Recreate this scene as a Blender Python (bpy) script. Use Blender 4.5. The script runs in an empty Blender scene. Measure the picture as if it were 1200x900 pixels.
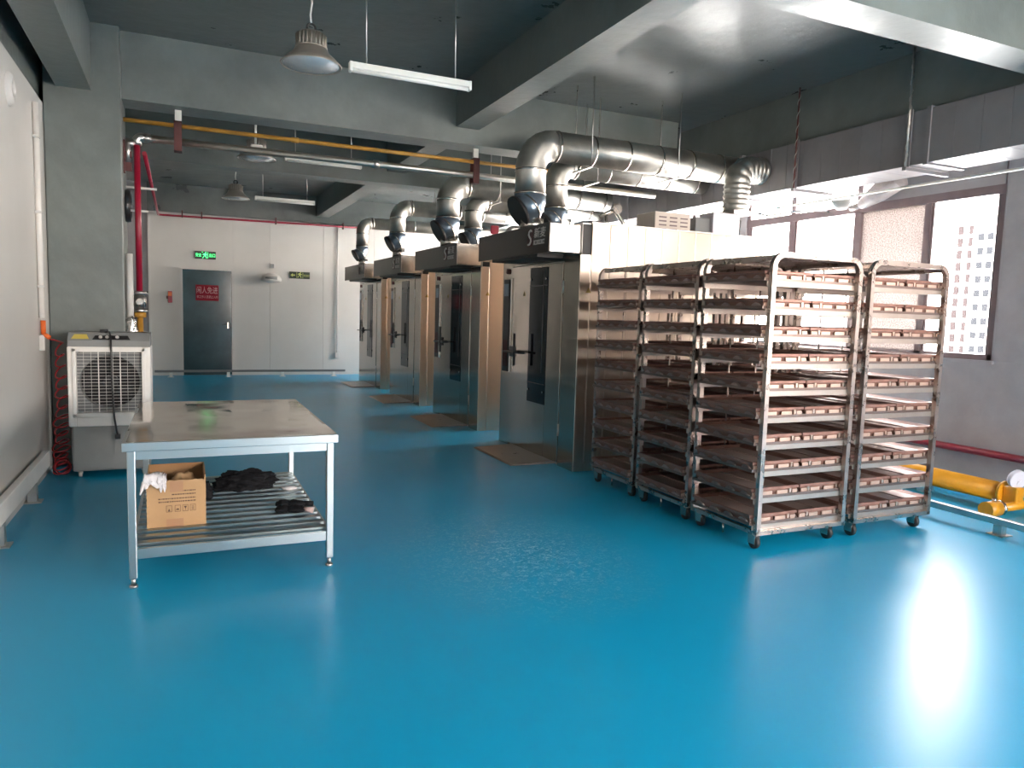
import bpy, bmesh, math, random
from mathutils import Vector, Matrix, noise
random.seed(7)
PI = math.pi
SC = bpy.context.scene
COL = SC.collection

# ------------------------------------------------------------------ materials
def srgb(r, g, b):
    f = lambda c: (c/255/12.92) if c/255 <= .04045 else ((c/255+.055)/1.055)**2.4
    return (f(r), f(g), f(b), 1)

def mat(name, col, rough=.5, metal=0., spec=.5, var=0., vscale=6., bump=0., bscale=20., stretch=(1,1,1),
        rvar=0., coat=0., emit=None, estr=0., col2=None, trans=0.):
    m = bpy.data.materials.new(name); m.use_nodes = True
    nt = m.node_tree; N = nt.nodes; L = nt.links
    p = N['Principled BSDF']
    p.inputs['Base Color'].default_value = col
    p.inputs['Roughness'].default_value = rough
    p.inputs['Metallic'].default_value = metal
    p.inputs['Specular IOR Level'].default_value = spec
    p.inputs['Coat Weight'].default_value = coat
    if trans: p.inputs['Transmission Weight'].default_value = trans
    if emit:
        p.inputs['Emission Color'].default_value = emit
        p.inputs['Emission Strength'].default_value = estr
    tc = N.new('ShaderNodeTexCoord'); mp = N.new('ShaderNodeMapping')
    mp.inputs['Scale'].default_value = stretch
    L.new(tc.outputs['Object'], mp.inputs['Vector'])
    if var or col2 or rvar:
        n = N.new('ShaderNodeTexNoise'); n.inputs['Scale'].default_value = vscale
        n.inputs['Detail'].default_value = 6; n.inputs['Roughness'].default_value = .62
        L.new(mp.outputs[0], n.inputs['Vector'])
        if var or col2:
            r = N.new('ShaderNodeValToRGB')
            c2 = col2 or tuple(min(1, c*(1+var)) for c in col[:3])+(1,)
            c1 = col if col2 else tuple(c*(1-var) for c in col[:3])+(1,)
            r.color_ramp.elements[0].position = .33; r.color_ramp.elements[1].position = .68
            r.color_ramp.elements[0].color = c1; r.color_ramp.elements[1].color = c2
            L.new(n.outputs['Fac'], r.inputs['Fac']); L.new(r.outputs['Color'], p.inputs['Base Color'])
        if rvar:
            q = N.new('ShaderNodeMapRange')
            q.inputs['From Min'].default_value = .3; q.inputs['From Max'].default_value = .7
            q.inputs['To Min'].default_value = max(0.02, rough-rvar); q.inputs['To Max'].default_value = rough+rvar
            L.new(n.outputs['Fac'], q.inputs['Value']); L.new(q.outputs[0], p.inputs['Roughness'])
    if bump:
        b = N.new('ShaderNodeTexNoise'); b.inputs['Scale'].default_value = bscale; b.inputs['Detail'].default_value = 4
        L.new(mp.outputs[0], b.inputs['Vector'])
        u = N.new('ShaderNodeBump'); u.inputs['Strength'].default_value = bump; u.inputs['Distance'].default_value = .02
        L.new(b.outputs['Fac'], u.inputs['Height']); L.new(u.outputs[0], p.inputs['Normal'])
    return m

M = {}
M['ceiling'] = mat('ceiling_paint', (.115,.128,.122,1), .33, spec=.75, var=.22, vscale=1.5, bump=.35, bscale=5, rvar=.08)
M['beam']    = mat('beam_paint', (.155,.175,.165,1), .40, spec=.6, var=.16, vscale=2.2, bump=.22, bscale=9, rvar=.08)
M['greywall']= mat('grey_wall_paint', (.31,.295,.305,1), .5, var=.1, vscale=3, bump=.1, bscale=12)  # base colour raised to carry the glow around the windows
M['white_panel'] = mat('white_panel', (.62,.60,.565,1), .42, var=.05, vscale=.8, spec=.4)
M['window_frame'] = mat('window_frame_paint', (.17,.125,.13,1), .4, var=.1)
M['steel']   = mat('stainless_steel', (.58,.535,.49,1), .22, 1, var=.05, vscale=4, rvar=.06, bump=.05, bscale=1.6, stretch=(1,1,1))
M['steel_brushed'] = mat('brushed_steel', (.47,.42,.37,1), .16, 1)
M['steel_side'] = mat('brushed_steel_cladding', (.56,.475,.395,1), .31, 1)
M['steel_dull'] = mat('dull_steel', (.60,.57,.54,1), .33, 1, var=.1, vscale=9, rvar=.08)
M['rack_steel'] = mat('rack_steel', (.50,.43,.39,1), .3, 1, var=.12, vscale=12, rvar=.08)
M['table_top'] = mat('polished_table_steel', (.39,.355,.31,1), .10, 1, var=.12, vscale=2.5, rvar=.05, bump=.10, bscale=1.7)
M['table_slat'] = mat('shaded_slat_steel', (.30,.34,.345,1), .3, 1)  # table steel darkened and tinted for shelf shade and blue floor reflection
M['table_steel'] = mat('table_steel', (.50,.54,.55,1), .32, 1)
M['galv']    = mat('galvanised_duct', (.50,.485,.445,1), .42, 1, var=.10, vscale=12, rvar=.05, bump=.06, bscale=40)
M['duct_grey'] = mat('painted_grey_duct', (.25,.24,.25,1), .42, .3, var=.08, vscale=3, bump=.06, bscale=4)
M['hood_dark'] = mat('dark_brown_steel', (.060,.052,.046,1), .36, .6, var=.06, vscale=3)
M['dark']    = mat('dark_rubber', (.013,.012,.013,1), .5)
M['black']   = mat('black_plastic', (.02,.02,.022,1), .35)
M['dark_glass'] = mat('dark_oven_glass', (.008,.011,.017,1), .08, spec=.4)
M['door_glass'] = mat('dark_teal_glass', (.030,.066,.076,1), .12, spec=.5, var=.3, vscale=1.4)
M['blue_plate'] = mat('blue_film_steel', (.20,.26,.33,1), .3, .8, var=.2, vscale=6)
M['white']   = mat('white_plastic', (.62,.60,.57,1), .42, var=.04)
M['white_dirty'] = mat('aged_white_plastic', (.80,.765,.72,1), .42, var=.05, vscale=5)
M['grey_plastic'] = mat('grey_plastic', (.25,.255,.25,1), .45, var=.06)
M['grey_dark'] = mat('grey_mesh_plastic', (.17,.175,.175,1), .5)
M['red']     = mat('red_paint', (.30,.008,.03,1), .32, var=.1)
M['dark_red']= mat('dark_red_primer', (.09,.018,.016,1), .5, var=.2)
M['yellow']  = mat('yellow_paint', (.62,.27,.012,1), .36, var=.12)
M['yellow_dull'] = mat('ochre_pipe_paint', (.46,.23,.035,1), .42, var=.15)
M['orange']  = mat('orange_plastic', (.75,.14,.02,1), .4)
M['hose']    = mat('red_hose', (.32,.015,.02,1), .3)
M['pan']     = mat('brown_pan_coating', (.28,.15,.118,1), .38, .55, var=.22, vscale=11, rvar=.1)
M['pan_in']  = mat('pale_pan_floor', (.46,.36,.32,1), .36, .7, var=.16, vscale=5, rvar=.08)  # paler than the pan shell, with random mottling
M['ledge']   = mat('pale_ledge_steel', (.54,.47,.42,1), .34, .9, var=.08)
M['pressing'] = mat('grey_pan_pressing', (.42,.32,.29,1), .30, .85, var=.1)
M['flange']  = mat('pale_pan_front', (.60,.44,.36,1), .4, .7, var=.12)
M['strap']   = mat('bright_pan_strap', (.72,.58,.49,1), .32, .9, var=.1)
M['tray']    = mat('worn_metal_tray', (.24,.18,.16,1), .36, .85, var=.08, vscale=7)
M['ramp']    = mat('worn_brown_plate', (.27,.25,.225,1), .36, .7, var=.28, vscale=5, rvar=.1)
M['card']    = mat('cardboard', (.47,.285,.145,1), .8, var=.08, vscale=5, spec=.2)
M['card_in'] = mat('cardboard_inside', (.36,.20,.095,1), .85, var=.1, spec=.2)
M['tape']    = mat('brown_packing_tape', (.40,.21,.11,1), .35)
M['ink']     = mat('brown_black_ink', (.10,.05,.03,1), .7)
M['cloth_white'] = mat('white_cloth', (.72,.68,.68,1), .85, var=.1, vscale=30, bump=.3, bscale=60)
M['cloth_black'] = mat('black_cloth', (.012,.012,.014,1), .85, var=.3, vscale=30, bump=.4, bscale=40, spec=.2)
M['glove_pink'] = mat('pink_grey_cuff', (.45,.33,.31,1), .8, var=.2)
M['sign_red']= mat('sign_red', (.27,.006,.022,1), .6, spec=.15)
M['sign_pink'] = mat('sign_lettering', (.72,.45,.46,1), .5)
M['sign_dark'] = mat('sign_dark_green', (.008,.022,.008,1), .4)
M['sign_green'] = mat('lit_green', (.05,.5,.12,1), .4, emit=(.07,1,.25,1), estr=1.1)
M['sign_lime'] = mat('pale_lime_print', (.55,.62,.18,1), .5)
M['gold']    = mat('yellow_label', (.65,.50,.10,1), .5)
M['sticker'] = mat('warning_yellow', (.30,.21,.05,1), .5)
M['foil']    = mat('crinkled_foil', (.75,.74,.72,1), .22, 1, bump=.8, bscale=30)
M['lens']    = mat('lamp_reflector', (.62,.66,.70,1), .25, .6, bump=.5, bscale=90)
M['lampbody']= mat('lamp_housing', (.30,.27,.235,1), .42, .5, var=.08)
M['tube_white'] = mat('white_batten', (.74,.73,.68,1), .4)
M['insul']   = mat('grey_wrapping', (.42,.38,.37,1), .6, var=.15, vscale=12, bump=.2)
M['bldg']    = mat('white_tower_render', (.80,.76,.76,1), .8, var=.03)
M['bldg_glass'] = mat('tower_window_glass', (.014,.015,.017,1), .8, spec=0)
M['bldg_pink'] = mat('tower_pink_stone', (.019,.0155,.016,1), .8, spec=0)
M['ground']  = mat('pale_concrete', (.66,.63,.58,1), .9, var=.1, vscale=.05)
M['logo_red']= mat('logo_maroon', (.06,.012,.012,1), .5)
M['logo_white'] = mat('logo_white', (.62,.56,.52,1), .5)
M['lavender']= mat('pale_lavender_casing', (.62,.59,.64,1), .5)
M['beige']   = mat('beige_casing', (.56,.49,.43,1), .5)

def floor_material():
    m = bpy.data.materials.new('blue_epoxy_floor'); m.use_nodes = True
    nt = m.node_tree; N = nt.nodes; L = nt.links; p = N['Principled BSDF']
    tc = N.new('ShaderNodeTexCoord')
    n1 = N.new('ShaderNodeTexNoise'); n1.inputs['Scale'].default_value = .9; n1.inputs['Detail'].default_value = 5
    L.new(tc.outputs['Object'], n1.inputs['Vector'])
    r1 = N.new('ShaderNodeValToRGB')
    r1.color_ramp.elements[0].position = .3; r1.color_ramp.elements[1].position = .72
    r1.color_ramp.elements[0].color = (.002,.31,.53,1); r1.color_ramp.elements[1].color = (.003,.33,.555,1)
    L.new(n1.outputs['Fac'], r1.inputs['Fac'])
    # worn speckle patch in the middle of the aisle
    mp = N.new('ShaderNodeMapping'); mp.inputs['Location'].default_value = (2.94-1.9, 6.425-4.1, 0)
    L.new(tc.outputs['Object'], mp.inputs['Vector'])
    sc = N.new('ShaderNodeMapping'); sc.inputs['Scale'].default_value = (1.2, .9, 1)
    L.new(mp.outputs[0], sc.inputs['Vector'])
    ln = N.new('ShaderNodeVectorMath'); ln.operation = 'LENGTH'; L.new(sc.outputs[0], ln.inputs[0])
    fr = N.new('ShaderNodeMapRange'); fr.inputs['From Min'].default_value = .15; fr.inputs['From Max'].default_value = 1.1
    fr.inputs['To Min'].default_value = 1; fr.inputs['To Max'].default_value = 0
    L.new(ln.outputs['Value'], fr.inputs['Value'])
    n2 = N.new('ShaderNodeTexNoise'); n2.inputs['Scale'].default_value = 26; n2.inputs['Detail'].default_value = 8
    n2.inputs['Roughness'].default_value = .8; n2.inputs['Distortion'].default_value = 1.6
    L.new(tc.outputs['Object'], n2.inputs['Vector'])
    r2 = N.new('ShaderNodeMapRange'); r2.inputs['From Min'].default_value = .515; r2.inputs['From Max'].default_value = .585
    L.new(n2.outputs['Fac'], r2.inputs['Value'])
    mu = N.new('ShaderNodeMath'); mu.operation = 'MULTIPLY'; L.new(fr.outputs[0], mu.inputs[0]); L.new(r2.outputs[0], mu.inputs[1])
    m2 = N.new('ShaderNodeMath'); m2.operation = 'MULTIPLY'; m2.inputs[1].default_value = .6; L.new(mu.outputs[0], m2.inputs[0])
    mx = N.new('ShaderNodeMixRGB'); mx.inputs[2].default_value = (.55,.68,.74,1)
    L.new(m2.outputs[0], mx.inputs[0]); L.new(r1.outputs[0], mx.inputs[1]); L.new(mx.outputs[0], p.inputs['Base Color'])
    n3 = N.new('ShaderNodeTexNoise'); n3.inputs['Scale'].default_value = 3; n3.inputs['Detail'].default_value = 7; n3.inputs['Roughness'].default_value = .7
    L.new(tc.outputs['Object'], n3.inputs['Vector'])
    q = N.new('ShaderNodeMapRange'); q.inputs['From Min'].default_value = .3; q.inputs['From Max'].default_value = .7
    q.inputs['To Min'].default_value = .30; q.inputs['To Max'].default_value = .33
    L.new(n3.outputs['Fac'], q.inputs['Value']); L.new(q.outputs[0], p.inputs['Roughness'])
    p.inputs['Specular IOR Level'].default_value = .5
    return m
M['floor'] = floor_material()

def glass_material():
    m = bpy.data.materials.new('clear_window_glass'); m.use_nodes = True
    nt = m.node_tree; N = nt.nodes; L = nt.links
    for n in list(N):
        if n.type == 'BSDF_PRINCIPLED': N.remove(n)
    out = [n for n in N if n.type == 'OUTPUT_MATERIAL'][0]
    t = N.new('ShaderNodeBsdfTransparent'); t.inputs[0].default_value = (.96,.97,.97,1)
    g = N.new('ShaderNodeBsdfGlossy'); g.inputs['Roughness'].default_value = .02
    f = N.new('ShaderNodeFresnel'); f.inputs['IOR'].default_value = 1.35
    x = N.new('ShaderNodeMixShader')
    ge = N.new('ShaderNodeNewGeometry'); iv = N.new('ShaderNodeMath'); iv.operation = 'SUBTRACT'; iv.inputs[0].default_value = 1
    L.new(ge.outputs['Backfacing'], iv.inputs[1])            # reflect once, on the face turned to the ray
    mu = N.new('ShaderNodeMath'); mu.operation = 'MULTIPLY'; L.new(f.outputs[0], mu.inputs[0]); L.new(iv.outputs[0], mu.inputs[1])
    L.new(mu.outputs[0], x.inputs[0]); L.new(t.outputs[0], x.inputs[1]); L.new(g.outputs[0], x.inputs[2])
    L.new(x.outputs[0], out.inputs['Surface'])
    return m
M['glass'] = glass_material()

def speckled_glass():
    m = bpy.data.materials.new('speckled_obscure_glass'); m.use_nodes = True
    nt = m.node_tree; N = nt.nodes; L = nt.links
    for n in list(N):
        if n.type == 'BSDF_PRINCIPLED': N.remove(n)
    out = [n for n in N if n.type == 'OUTPUT_MATERIAL'][0]
    tc = N.new('ShaderNodeTexCoord'); n = N.new('ShaderNodeTexNoise'); n.inputs['Scale'].default_value = 75; n.inputs['Detail'].default_value = 3
    L.new(tc.outputs['Object'], n.inputs['Vector'])
    r = N.new('ShaderNodeValToRGB'); r.color_ramp.elements[0].position = .36; r.color_ramp.elements[1].position = .62
    r.color_ramp.elements[0].color = (.11,.099,.094,1); r.color_ramp.elements[1].color = (.25,.232,.222,1)
    L.new(n.outputs['Fac'], r.inputs['Fac'])
    t = N.new('ShaderNodeBsdfTranslucent'); L.new(r.outputs[0], t.inputs['Color'])
    g = N.new('ShaderNodeBsdfGlossy'); g.inputs['Roughness'].default_value = .3
    x = N.new('ShaderNodeMixShader'); x.inputs[0].default_value = .05
    L.new(t.outputs[0], x.inputs[1]); L.new(g.outputs[0], x.inputs[2]); L.new(x.outputs[0], out.inputs['Surface'])
    return m
M['speckle'] = speckled_glass()

# ------------------------------------------------------------------ geometry helper
class G:
    def __init__(s): s.v = []; s.f = []; s.sm = []
    def add(s, vs, fs, smooth=False):
        o = len(s.v); s.v += [tuple(v) for v in vs]
        for f in fs: s.f.append([i+o for i in f]); s.sm.append(smooth)
        return s
    def box(s, x0, y0, z0, x1, y1, z1, bev=0.):
        if x0 > x1: x0, x1 = x1, x0
        if y0 > y1: y0, y1 = y1, y0
        if z0 > z1: z0, z1 = z1, z0
        if bev <= 0:
            vs = [(x0,y0,z0),(x1,y0,z0),(x1,y1,z0),(x0,y1,z0),(x0,y0,z1),(x1,y0,z1),(x1,y1,z1),(x0,y1,z1)]
            return s.add(vs, [(0,3,2,1),(4,5,6,7),(0,1,5,4),(1,2,6,5),(2,3,7,6),(3,0,4,7)])
        bm = bmesh.new(); bmesh.ops.create_cube(bm, size=1)
        bmesh.ops.scale(bm, vec=(x1-x0, y1-y0, z1-z0), verts=bm.verts)
        bmesh.ops.translate(bm, vec=((x0+x1)/2, (y0+y1)/2, (z0+z1)/2), verts=bm.verts)
        bev = min(bev, .45*min(x1-x0, y1-y0, z1-z0))
        bmesh.ops.bevel(bm, geom=bm.edges[:], offset=bev, segments=2, profile=.5, affect='EDGES')
        return s.bm(bm)
    def bm(s, bm, smooth=False):
        bm.verts.index_update()
        s.add([v.co[:] for v in bm.verts], [[v.index for v in f.verts] for f in bm.faces], smooth)
        bm.free(); return s
    def tube(s, pts, r, n=12, caps=True, rs=None, square=False):
        pts = [Vector(p) for p in pts]; k = len(pts)
        if square: n = 4
        t0 = (pts[1]-pts[0]).normalized()
        ref = Vector((0,0,1)) if abs(t0.z) < .9 else Vector((0,1,0))
        u = t0.cross(ref).normalized(); vs = []
        for i in range(k):
            a = pts[i]-pts[i-1] if i else pts[1]-pts[0]
            b = pts[i+1]-pts[i] if i < k-1 else pts[-1]-pts[-2]
            t = a.normalized()+b.normalized()
            t = t.normalized() if t.length > 1e-6 else a.normalized()
            u = u - t*u.dot(t)
            u = u.normalized() if u.length > 1e-6 else t.orthogonal().normalized()
            w = t.cross(u)
            c = 1/max(.4, a.normalized().dot(t)) if square else 1
            rr = rs[i] if rs else r
            for j in range(n):
                an = 2*PI*j/n + (PI/4 if square else 0)
                q = rr*(math.sqrt(2) if square else 1)
                vs.append(pts[i]+u*math.cos(an)*q+w*math.sin(an)*q)
        fs = [(i*n+j, i*n+(j+1)%n, (i+1)*n+(j+1)%n, (i+1)*n+j) for i in range(k-1) for j in range(n)]
        s.add(vs, fs, not square)
        if caps:
            o = len(s.v)-len(vs)
            s.f.append([o+j for j in range(n)][::-1]); s.sm.append(False)
            s.f.append([o+(k-1)*n+j for j in range(n)]); s.sm.append(False)
        return s
    def cyl(s, p0, p1, r, n=20, r2=None): return s.tube([p0, p1], r, n, rs=[r, r if r2 is None else r2])
    def lathe(s, prof, o=(0,0,0), n=28, axis='z'):
        o = Vector(o); vs = []
        for (r, z) in prof:
            for j in range(n):
                a = 2*PI*j/n; x, y = r*math.cos(a), r*math.sin(a)
                p = {'z': (x, y, z), 'y': (x, z, y), 'x': (z, x, y)}[axis]
                vs.append(o+Vector(p))
        k = len(prof)
        s.add(vs, [(i*n+j, i*n+(j+1)%n, (i+1)*n+(j+1)%n, (i+1)*n+j) for i in range(k-1) for j in range(n)], True)
        return s
    def ring(s, c, R, r, axis='z', n=28, m=8):
        pts = []
        for i in range(n+1):
            a = 2*PI*i/n; x, y = R*math.cos(a), R*math.sin(a)
            pts.append(Vector(c)+Vector({'z': (x,y,0), 'y': (x,0,y), 'x': (0,x,y)}[axis]))
        return s.tube(pts, r, m, caps=False)
    def quadstrip(s, a, b, smooth=True):
        n = len(a); return s.add(list(a)+list(b), [(i, i+1, n+i+1, n+i) for i in range(n-1)], smooth)
    def prism(s, poly, axis, a, b):
        n = len(poly)
        def P(p, h): return {'x': (h, p[0], p[1]), 'y': (p[0], h, p[1]), 'z': (p[0], p[1], h)}[axis]
        vs = [P(p, a) for p in poly]+[P(p, b) for p in poly]
        return s.add(vs, [list(range(n))[::-1], list(range(n, 2*n))]+[(i, (i+1)%n, n+(i+1)%n, n+i) for i in range(n)])
    def mesh(s, name, m, o=(0,0,0)):
        me = bpy.data.meshes.new(name)
        me.from_pydata([(v[0]-o[0], v[1]-o[1], v[2]-o[2]) for v in s.v], [], s.f)
        me.polygons.foreach_set('use_smooth', s.sm)
        b = bmesh.new(); b.from_mesh(me); bmesh.ops.recalc_face_normals(b, faces=b.faces[:]); b.to_mesh(me); b.free()
        me.materials.append(M[m] if isinstance(m, str) else m); me.update(); return me

def arc_path(pts, rad, n=7):
    """polyline with rounded corners"""
    pts = [Vector(p) for p in pts]; out = [pts[0]]
    for i in range(1, len(pts)-1):
        p = pts[i]; a = (pts[i-1]-p).normalized(); b = (pts[i+1]-p).normalized()
        ang = a.angle(b); d = rad/math.tan(ang/2)
        d = min(d, .49*(pts[i-1]-p).length, .49*(pts[i+1]-p).length) if len(pts) > 3 else min(d, .95*(pts[i-1]-p).length, .95*(pts[i+1]-p).length)
        r = d*math.tan(ang/2); c = p+(a+b).normalized()*(r/math.sin(ang/2))
        s = p+a*d-c; e = p+b*d-c
        for k in range(n+1):
            out.append(c+s.normalized().slerp(e.normalized(), k/n)*r)
    out.append(pts[-1]); return out

def origin(o):
    p = Vector((0,0,0))
    while o is not None: p += o.location; o = o.parent
    return p

def tag(o, label, cat, group=None, kind=None):
    if label: o['label'] = label
    if cat: o['category'] = cat
    if group: o['group'] = group
    if kind: o['kind'] = kind
    return o
def thing(name, label, cat, loc, group=None):
    o = bpy.data.objects.new(name, None); COL.objects.link(o); o.location = loc; o.empty_display_size = .1
    return tag(o, label, cat, group)
def part(name, g, m, parent, label=None, rot=None):
    o = bpy.data.objects.new(name, g.mesh(name, m, origin(parent))); COL.objects.link(o); o.parent = parent
    if label: o['label'] = label
    return o
def solo(name, g, m, label, cat, loc=None, group=None, kind=None):
    if loc is None:
        xs = [v[0] for v in g.v]; ys = [v[1] for v in g.v]; zs = [v[2] for v in g.v]
        loc = ((min(xs)+max(xs))/2, (min(ys)+max(ys))/2, min(zs))
    o = bpy.data.objects.new(name, g.mesh(name, m, loc)); COL.objects.link(o); o.location = loc
    return tag(o, label, cat, group, kind)
def struct(name, g, m, label=None, cat=None, parent=None):
    if parent: return part(name, g, m, parent)
    return solo(name, g, m, label, cat, kind='structure')
def copy_tree(o, parent=None):
    c = o.copy(); COL.objects.link(c); c.parent = parent
    for ch in list(o.children): copy_tree(ch, c)
    return c

def text_geo(body, h, place, depth=.002, width=None):
    """lettering as solid geometry; place(x, y, d) maps text plane + depth to the world"""
    c = bpy.data.curves.new('lettering', 'FONT'); c.body = body; c.size = 1; c.resolution_u = 3
    o = bpy.data.objects.new('lettering', c); COL.objects.link(o)
    bpy.context.view_layer.update()
    dg = bpy.context.evaluated_depsgraph_get(); me = bpy.data.meshes.new_from_object(o.evaluated_get(dg))
    xs = [v.co.x for v in me.vertices]; ys = [v.co.y for v in me.vertices]
    x0, x1, y0, y1 = min(xs), max(xs), min(ys), max(ys)
    sy = h/(y1-y0); sx = (width/(x1-x0)) if width else sy
    bm = bmesh.new(); bm.from_mesh(me)
    r = bmesh.ops.extrude_face_region(bm, geom=bm.faces[:])
    top = {v for v in r['geom'] if isinstance(v, bmesh.types.BMVert)}
    g = G(); bm.verts.index_update()
    vs = [place((v.co.x-x0)*sx, (v.co.y-y0)*sy, depth if v in top else 0) for v in bm.verts]
    g.add(vs, [[v.index for v in f.verts] for f in bm.faces])
    bm.free(); bpy.data.objects.remove(o); bpy.data.curves.remove(c); bpy.data.meshes.remove(me)
    return g

def lump(c, sx, sy, sz, amp, freq, seed, sub=4, flat=True):
    """rumpled lump of cloth resting on z = c.z"""
    bm = bmesh.new(); bmesh.ops.create_icosphere(bm, subdivisions=sub, radius=1)
    for v in bm.verts:
        d = v.co.normalized(); off = Vector((seed*7.3, seed*3.1, seed*1.7))
        k = 1+amp*noise.noise(d*freq+off)+amp*.6*noise.noise(d*freq*2.3+off)+amp*.35*abs(noise.noise(d*freq*5+off))
        p = d*k
        z = p.z*sz
        if flat: z = max(z+sz*.55, 0)
        v.co = Vector((c[0]+p.x*sx, c[1]+p.y*sy, c[2]+z))
    return G().bm(bm, True)

# ================================================================== SETTING
XL, XR, YB, YF, ZC = -1.07, 6.9, -4.0, 16.85, 3.95
struct('floor', G().box(XL-.2, YB-.2, -.15, XR+.25, YF+.2, 0), 'floor', 'glossy blue epoxy floor of the oven room', 'floor')
struct('ceiling', G().box(XL-.2, YB-.2, ZC, XR+.25, YF+.2, ZC+.25), 'ceiling', 'dark grey green painted concrete ceiling slab', 'ceiling')
g = G().box(XL-.08, YB, 0, XL, 7.65, 3.2)
wl = struct('wall_left', g, 'white_panel', 'pale sandwich panel wall along the left side', 'wall')
struct('trim_1', G().box(XL-.2, YB-.2, 0, XL-.08, YF+.2, ZC).box(XL-.08, YB, 3.2, XL-.03, 7.65, ZC).box(XL-.08, 8.25, 0, XL, YF, ZC),
       'beam', 'dark painted masonry behind and above the pale left wall', 'wall')
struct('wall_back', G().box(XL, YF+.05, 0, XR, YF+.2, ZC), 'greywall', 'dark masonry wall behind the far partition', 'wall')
# far white partition of sandwich panels with a narrow joint every 1.15 m
g = G(); x = -.56; dx0, dx1, dzt = .04, 1.0, 2.23
g.box(-.56, YF, 0, dx0-.03, YF+.05, 3.34).box(dx0-.03, YF, dzt+.03, dx1+.03, YF+.05, 3.34)
xs = [dx1+.03, 1.78, 2.93, 4.08, 5.23, 6.38, XR]
for a, b in zip(xs[:-1], xs[1:]): g.box(a+.002, YF, 0, b-.002, YF+.05, 3.34)
g.box(-.6, YF-.02, 0, -.56, YF+.05, 3.37).box(-.6, YF-.015, 3.34, XR, YF+.05, 3.37)
struct('wall_far', g, 'white_panel', 'white sandwich panel partition across the far end', 'wall')
g = G().box(XL-.2, YB-.2, 0, XR+.25, YB, 1.0).box(XL-.2, YB-.2, 3.1, XR+.25, YB, ZC)
fwins = [(2.5, 6.5)]
for a, b in ((XL-.2, 2.5), (6.5, XR+.25)): g.box(a, YB-.2, 1.0, b, YB, 3.1)
struct('wall_front', g, 'white_panel', 'pale wall behind the viewpoint', 'wall')
for k, (a, b) in enumerate(fwins):
    g = G()
    for q in range(4):
        xx = a+(b-a-.05)*q/3; g.box(xx, YB-.1, 1.0, xx+.05, YB-.03, 3.1)
    g.box(a, YB-.1, 1.0, b, YB-.03, 1.05).box(a, YB-.1, 3.05, b, YB-.03, 3.1)
    o = struct('window_%d' % (7+k), g, 'window_frame', 'window in the wall behind the viewpoint', 'window')
    for q in range(3): part('pane', G().box(a+.05+(b-a-.05)*q/3, YB-.07, 1.05, a+(b-a-.05)*(q+1)/3, YB-.064, 3.05), 'glass', o)
# beams
struct('trim_2', G().box(-.97, YB, 3.36, -.70, 7.65, ZC), 'beam', 'concrete ceiling beam running along the left wall', 'beam')
struct('trim_3', G().box(XL, 3.22, 3.35, 6.05, 3.50, ZC), 'beam', 'nearest concrete cross beam at the top right', 'beam')
struct('trim_4', G().box(-.47, 7.76, 3.35, 5.72, 8.12, ZC), 'beam', 'wide concrete cross beam from the pillar across the room', 'beam')
struct('trim_5', G().box(2.77, 3.50, 3.52, 3.04, 7.76, ZC).box(2.77, 8.12, 3.52, 3.04, 10.72, ZC).box(2.77, 11.05, 3.52, 3.04, YF-.03, ZC), 'beam', 'concrete beam running lengthwise down the middle of the ceiling', 'beam')
struct('trim_6', G().box(XL, 10.72, 3.35, 5.72, 11.05, ZC), 'beam', 'far concrete cross beam behind the hanging lamps', 'beam')
struct('trim_7', G().box(6.05, YB, 3.27, XR, YF, ZC), 'beam', 'deep concrete edge beam above the windows', 'beam')
struct('trim_8', G().box(XL, 7.65, 0, -.47, 8.25, ZC, .012), 'beam', 'square grey concrete pillar behind the air cooler', 'pillar')
struct('trim_9', G().box(-.6, YF-.04, 3.38, XR, YF+.05, ZC), 'ceiling', 'dark infill above the far partition', 'wall')

# right (window) wall with openings
WZ0, WZ1 = 1.195, 3.27
wins = [(-3.4, -.4), (.3, 2.6), (4.36, 7.75), (8.15, 10.3), (10.75, 13.0), (13.4, 16.2)]
g = G().box(XR, YB, 0, XR+.25, YF, WZ0)
ys = [YB]+[v for w in wins for v in w]+[YF]
for a, b in zip(ys[::2], ys[1::2]): g.box(XR, a, WZ0, XR+.25, b, WZ1)
g.box(XR+.0, YB, WZ1, XR+.25, YF, ZC)
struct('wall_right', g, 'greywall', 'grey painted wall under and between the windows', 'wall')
struct('trim_10', G().box(XR-.02, 2.61, WZ0, XR-.0005, 4.33, WZ1), 'greywall', 'grey pier at the right edge beside the last window', 'pier')

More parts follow.
